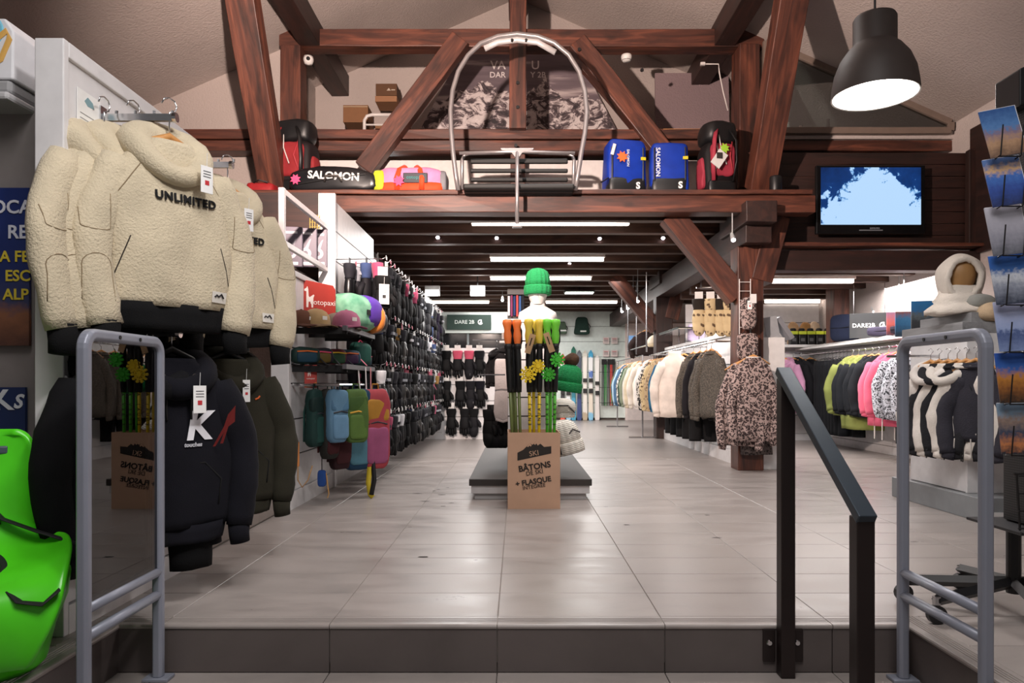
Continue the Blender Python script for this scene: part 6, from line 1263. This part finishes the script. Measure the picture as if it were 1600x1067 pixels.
MB().loft([[Vector((r_*math.cos(2*math.pi*q/40)*(1+.10*noise.noise(Vector((math.cos(2*math.pi*q/40)*2.2, math.sin(2*math.pi*q/40)*2.2, z_*9)))), .8*r_*math.sin(2*math.pi*q/40)*(1+.10*noise.noise(Vector((math.cos(2*math.pi*q/40)*2, z_*8, 4)))), z_ + .02*noise.noise(Vector((q*.4, z_*20, 1))))) for q in range(40)] for z_, r_ in ((.0, .225), (.03, .23), (.055, .20), (.075, .165), (.095, .175), (.12, .15), (.15, .13), (.19, .128))]).build('cowl', CK, head, smooth=True)
blob(.36, .28, .06, .6, .7, wob=.01).build('base_drape', CK, head, smooth=True)
t = thing('knit_hat', 'beige knit hats lying right of the cream balaclava', 'hat', at(1552, 500, 4.75)); t.location.z = 1.275; blob(.22, .2, .13, .7, .8, wob=.015).build('crown', fabric('b9a184', 90, .6), t, smooth=True); blob(.16, .16, .1, .7, .8, wob=.015).build('turn_up', fabric('8f8f8a', 90, .6), t, smooth=True, loc=(-.06, .05, .09))
# ---- far back: skis, poles, bags
def ski_mesh(L=1.72, w_=.085):
    mb = MB(); rings = []
    for i in range(24):
        q = i/23; z = L*q; ww = w_*(.82 + .3*(abs(q-.5)*2)**2); yy = 0
        if q > .92: s_ = (q-.92)/.08; ww *= math.sqrt(max(.02, 1-s_**2.2)); yy = -.05*s_**2
        if q < .03: ww *= .8+.2*q/.03
        rings.append([Vector((-ww/2, yy-.006, z)), Vector((ww/2, yy-.006, z)), Vector((ww/2, yy+.006, z)), Vector((-ww/2, yy+.006, z))])
    return mb.loft(rings).mesh('ski')
SKI = ski_mesh(); BIND = MB().box((0, -.025, .72), (.07, .05, .11)).box((0, -.03, .98), (.07, .06, .09)).mesh('binding')
def ski_print(key, stops):
    if key in MATS: return MATS[key]
    m, g = newmat(key, .3); tc = g.new('ShaderNodeTexCoord'); sp = g.new('ShaderNodeSeparateXYZ'); g.link(tc.outputs['Generated'], sp.inputs[0]); n = g.noise(g.coord((4, 1, 9), 'Generated'), 2, 3)
    g.base(g.ramp(g.math('ADD', sp.outputs['Z'], g.math('MULTIPLY', g.math('SUBTRACT', n, .5), .12)), [(p, lin(c)) for p, c in stops], 'CONSTANT')); return m
SK = [(879, 'red and white', [(0, 'd2553e'), (.22, '33343a'), (.4, 'd8d8d8'), (.85, 'd2553e')], .92), (888, 'pale blue and white', [(0, '9ac4dc'), (.3, 'e0e4e6'), (.6, 'c8d4da')], .9), (896, 'teal and dark green', [(0, '4a9ab8'), (.3, '2e7a8a'), (.6, '1f4a44'), (.9, '2a6a58')], 1.02), (905, 'navy and grey', [(0, '3a4a7a'), (.3, '2a3558'), (.7, '3c4656'), (.9, '6a6e74')], .97), (914, 'cream white', [(0, 'b8a890'), (.1, 'e6e0d8'), (.9, 'd6d2c6')], .97), (923, 'white and sky blue', [(0, '8ac0de'), (.1, 'e4d8c8'), (.45, 'e8e6e4'), (.6, '5a78b8'), (.7, 'e8e8e8'), (.9, '4aa4cc')], .97), (933, 'plain white', [(0, 'e4dcd8'), (.5, 'ece8e4')], .9)]
for k, (px, lb, st, s_) in enumerate(SK):
    t = thing('ski_pair', lb + ' pair of skis leaning on the back wall', 'skis', (at(px, 0, 17.1).x, 17.08, 0.005), rot=(R(-1.5), 0, 0)); m = ski_print('ski_%d' % k, st)
    for q in (0, 1): o = put(SKI, 'ski', m, t, (.0+.012*q, .07*q, 0), None, (1.25, 1, s_)); put(BIND, 'binding', BLACK, o)
for k, px in enumerate((942, 946, 951, 955, 959)):
    t = thing('pole_pair', 'pair of ski poles hanging on the back wall, %s from left' % ORD[k], 'ski poles', (at(px, 0, 17.15).x, 17.15, .35), group='ski poles on the back wall'); c = ['222226', '2a8a3a', '222226', 'c8342c', '2c2c30'][k]
    for s_ in (-1, 1): MB().cyl((s_*.02, 0, 0), (s_*.015, 0, 1.0), .009, .012, 8).build('shaft', plain(c, .4), t); MB().lathe([(.016, 0), (.02, .05), (.018, .1), (.022, .13), (0, .135)], 10).build('grip', BLACK, t, loc=(s_*.015, 0, .98), smooth=True); MB().lathe([(.01, 0), (.04, .005), (.01, .015)], 12).build('basket', BLACK, t, loc=(s_*.02, 0, .06))
for k, (px, py, w_, h, c, lb) in enumerate(((909, 523, .40, .42, '23362f', 'dark green boot bag hung on the back wall'), (878, 522, .26, .3, '4a5a4a', 'small sage green bag hung behind the green poles'))):
    t = thing('boot_bag', lb, 'bag', at(px, py, 17.1)); blob(w_, .14, h, .35, .35, 22, 12, .012, k, lambda p: Vector((p.x*(1-.35*p.z/h), p.y, p.z))).build('body', fb(c), t, smooth=True); MB().box((.03, -.08, .08), (.14, .006, .035)).build('patch', plain('d8d8d4', .6), t); MB().tube([(w_*.3, -.03, h*.75), (w_*.5, -.06, h*.45), (w_*.42, -.05, h*.3)], .012, 6).build('strap', BLACK, t)
for k in range(4):
    t = tag(MB().box((0, 0, 0), (.15, .006, .16)).build('price_frame_sheet', plain('d9c9c4', .5), None, loc=at(947+ (k % 2)*13, 532+(k//2)*20, 17.2)), 'small printed notice on the back wall, %s %s' % ('upper' if k < 2 else 'lower', 'left' if k % 2 == 0 else 'right'), 'notice')
    for j in range(3): MB().box((0, -.005, .04-.035*j), (.1, .002, .015)).build('print', plain(['b05a5a', '6a5a5a', 'a08a88'][j], .6), t)
# ================================================================ postcard stand
t = thing('postcard_stand', 'black revolving wire postcard stand at the right edge', 'postcard stand', (1.83, 2.66, 0)); BM = plain('131316', .45)
m, g = newmat('perforated_black', .5); vo = g.new('ShaderNodeTexVoronoi'); vo.inputs['Scale'].default_value = 110; vo.inputs['Randomness'].default_value = 0; g.link(g.coord(), vo.inputs['Vector']); g.base(g.ramp(vo.outputs['Distance'], [(.3, lin('3c3c40')), (.34, lin('0c0c0e'))], 'CONSTANT')); PERF = m
MB().mm(-.0, .22, -.12, .04, .36, 1.98).build('tower', PERF, t, bevel=.004)
hd_ = MB().prism([(-.07, 1.84), (.25, 1.93), (.25, 2.13), (-.07, 1.97)], -.15, -.02).build('header', BM, t, bevel=.004); MB().prism([(-.05, 1.885), (.02, 1.905), (.02, 1.985), (-.05, 1.96)], -.153, -.15).build('header_label', plain('e4e6ea', .5), t); MB().lathe([(.035, .003), (.055, .003), (.055, 0), (.035, 0)], 24).xf(Matrix.Rotation(R(90), 4, 'X')).build('header_logo', plain('2a8ad0', .5), t, loc=(.085, -.15, 1.99)); [MB().prism([(-.035, 1.935-.014*q), (.008, 1.947-.014*q), (.008, 1.951-.014*q), (-.035, 1.939-.014*q)], -.1545, -.153).build('print_line', plain('44464c', .6), t) for q in range(3)]
MB().cyl((.04, .04, .08), (.04, .04, .4), .025, n=14).build('pole', BM, t)
MB().mm(-.10, .22, -.2, .1, .345, .355).build('basket_floor', PERF, t)
for k in range(4): MB().tube([(-.11, -.2+.0*k, .37+.06*k), (.2, -.2, .37+.06*k)], .003, 5).build('basket_wire', BM, t)
MB().tube([(-.14, -.22, .56), (.2, -.2, .56)], .004, 5).build('basket_wire', BM, t); MB().tube([(-.13, -.22, .56), (-.09, -.18, .36)], .004, 5).build('basket_wire', BM, t)
for a in (200, 255, 320, 20, 90, 150):
    x, y_ = .42*math.cos(R(a)), .36*math.sin(R(a)); o = MB().tube([(.04, .04, .12), (.04+x*.9, .04+y_*.9, .085)], .022, 4).build('leg', BM, t)
    c = MB().tube([(.04+x*.9+.0, .04+y_*.9-.012, .034), (.04+x*.9, .04+y_*.9+.012, .034)], .034, 16).build('castor', BM, o); MB().tube([(.04+x*.9, .04+y_*.9, .07), (.04+x*.9, .04+y_*.9, .1)], .014, 8).build('castor_stem', CHROME, o)
def card_print(k, st, ex): return gradient_print('postcard_%d' % k, st, extra=ex)
CDS = [(1563, 205, [(0, '6a5040'), (.3, 'b08a6a'), (.5, '7a6a80'), (.6, '4a78b0'), (1, '1a4a88')], 'postcard of tan rocks under a blue sky, topmost on the stand', 10), (1566, 283, [(0, '1a2a5a'), (.35, '2a4a9a'), (.6, '3a6ab8'), (.75, 'd0a878'), (.9, '4a6aa0')], 'blue valley postcard with a sunlit crag, second on the stand', 8), (1567, 360, [(0, '5a5c66'), (.3, '8a8a96'), (.6, 'a4a2ae'), (1, 'b0aeb8')], 'misty grey mountain postcard, third on the stand', 6),
 (1572, 437, [(0, '2c3448'), (.35, '8a90a0'), (.55, 'c4c8d0'), (.7, '2c5a9a'), (1, '1a5ab0')], 'postcard of snowy rock spires under deep blue sky', 5), (1577, 511, [(0, '7a8cb8'), (.35, '4a5c8c'), (.45, '94a4cc'), (1, 'b4b8d4')], 'pale lavender postcard with small blue peaks', 3), (1578, 592, [(0, '241c14'), (.25, '7a4a20'), (.5, 'b8782c'), (.7, '2a5aa8'), (1, '1a4aa0')], 'autumn orange forest postcard under blue sky', 2), (1580, 672, [(0, '1c2430'), (.2, 'c07848'), (.4, '2c3c54'), (.65, '8a7468'), (.85, '7a92a8')], 'sunset orange summit postcard, lowest on the stand', 1)]
for k, (px, py, st, lb, tl) in enumerate(CDS):
    p = at(px+14, py+38, 2.47); c = thing('postcard', lb, 'postcard', (p.x+.0, p.y, p.z), rot=(R(-10), R(-tl*.9), R(-8)))
    MB().box((0, 0, .09), (.118, .003, .176)).build('card', card_print(k, st, .45), c); MB().box((.004, .004, .092), (.118, .004, .178)).build('card_stack', plain('dcdce0', .6), c)
    q = p - Vector(t.location)
    for s_ in (-1, 1): MB().tube([q + Vector((.1, .2, .05)), q + Vector((s_*.035, .02, -.005)), q + Vector((s_*.035, -.008, .0)), q + Vector((s_*.035, -.02, .10))], .0025, 5).build('card_wire', BM, t)
    MB().tube([q + Vector((-.035, -.005, -.004)), q + Vector((.035, -.005, -.004))], .0025, 5).build('card_wire', BM, t)
lowb = thing('low_display_step', 'low white and dark stepped display base behind the postcard stand', 'display base', (3.05, 3.6, 0)); MB().mm(0, 1, .0, .5, 0, .05).build('base', plain('6b6664', .5), lowb); MB().mm(.0, 1, .05, .5, .05, .13).build('drawer', plain('cfcdd4', .4), lowb, bevel=.003); MB().mm(-.02, 1, .02, .5, .13, .2).build('top_board', plain('5a5654', .5), lowb, bevel=.003)
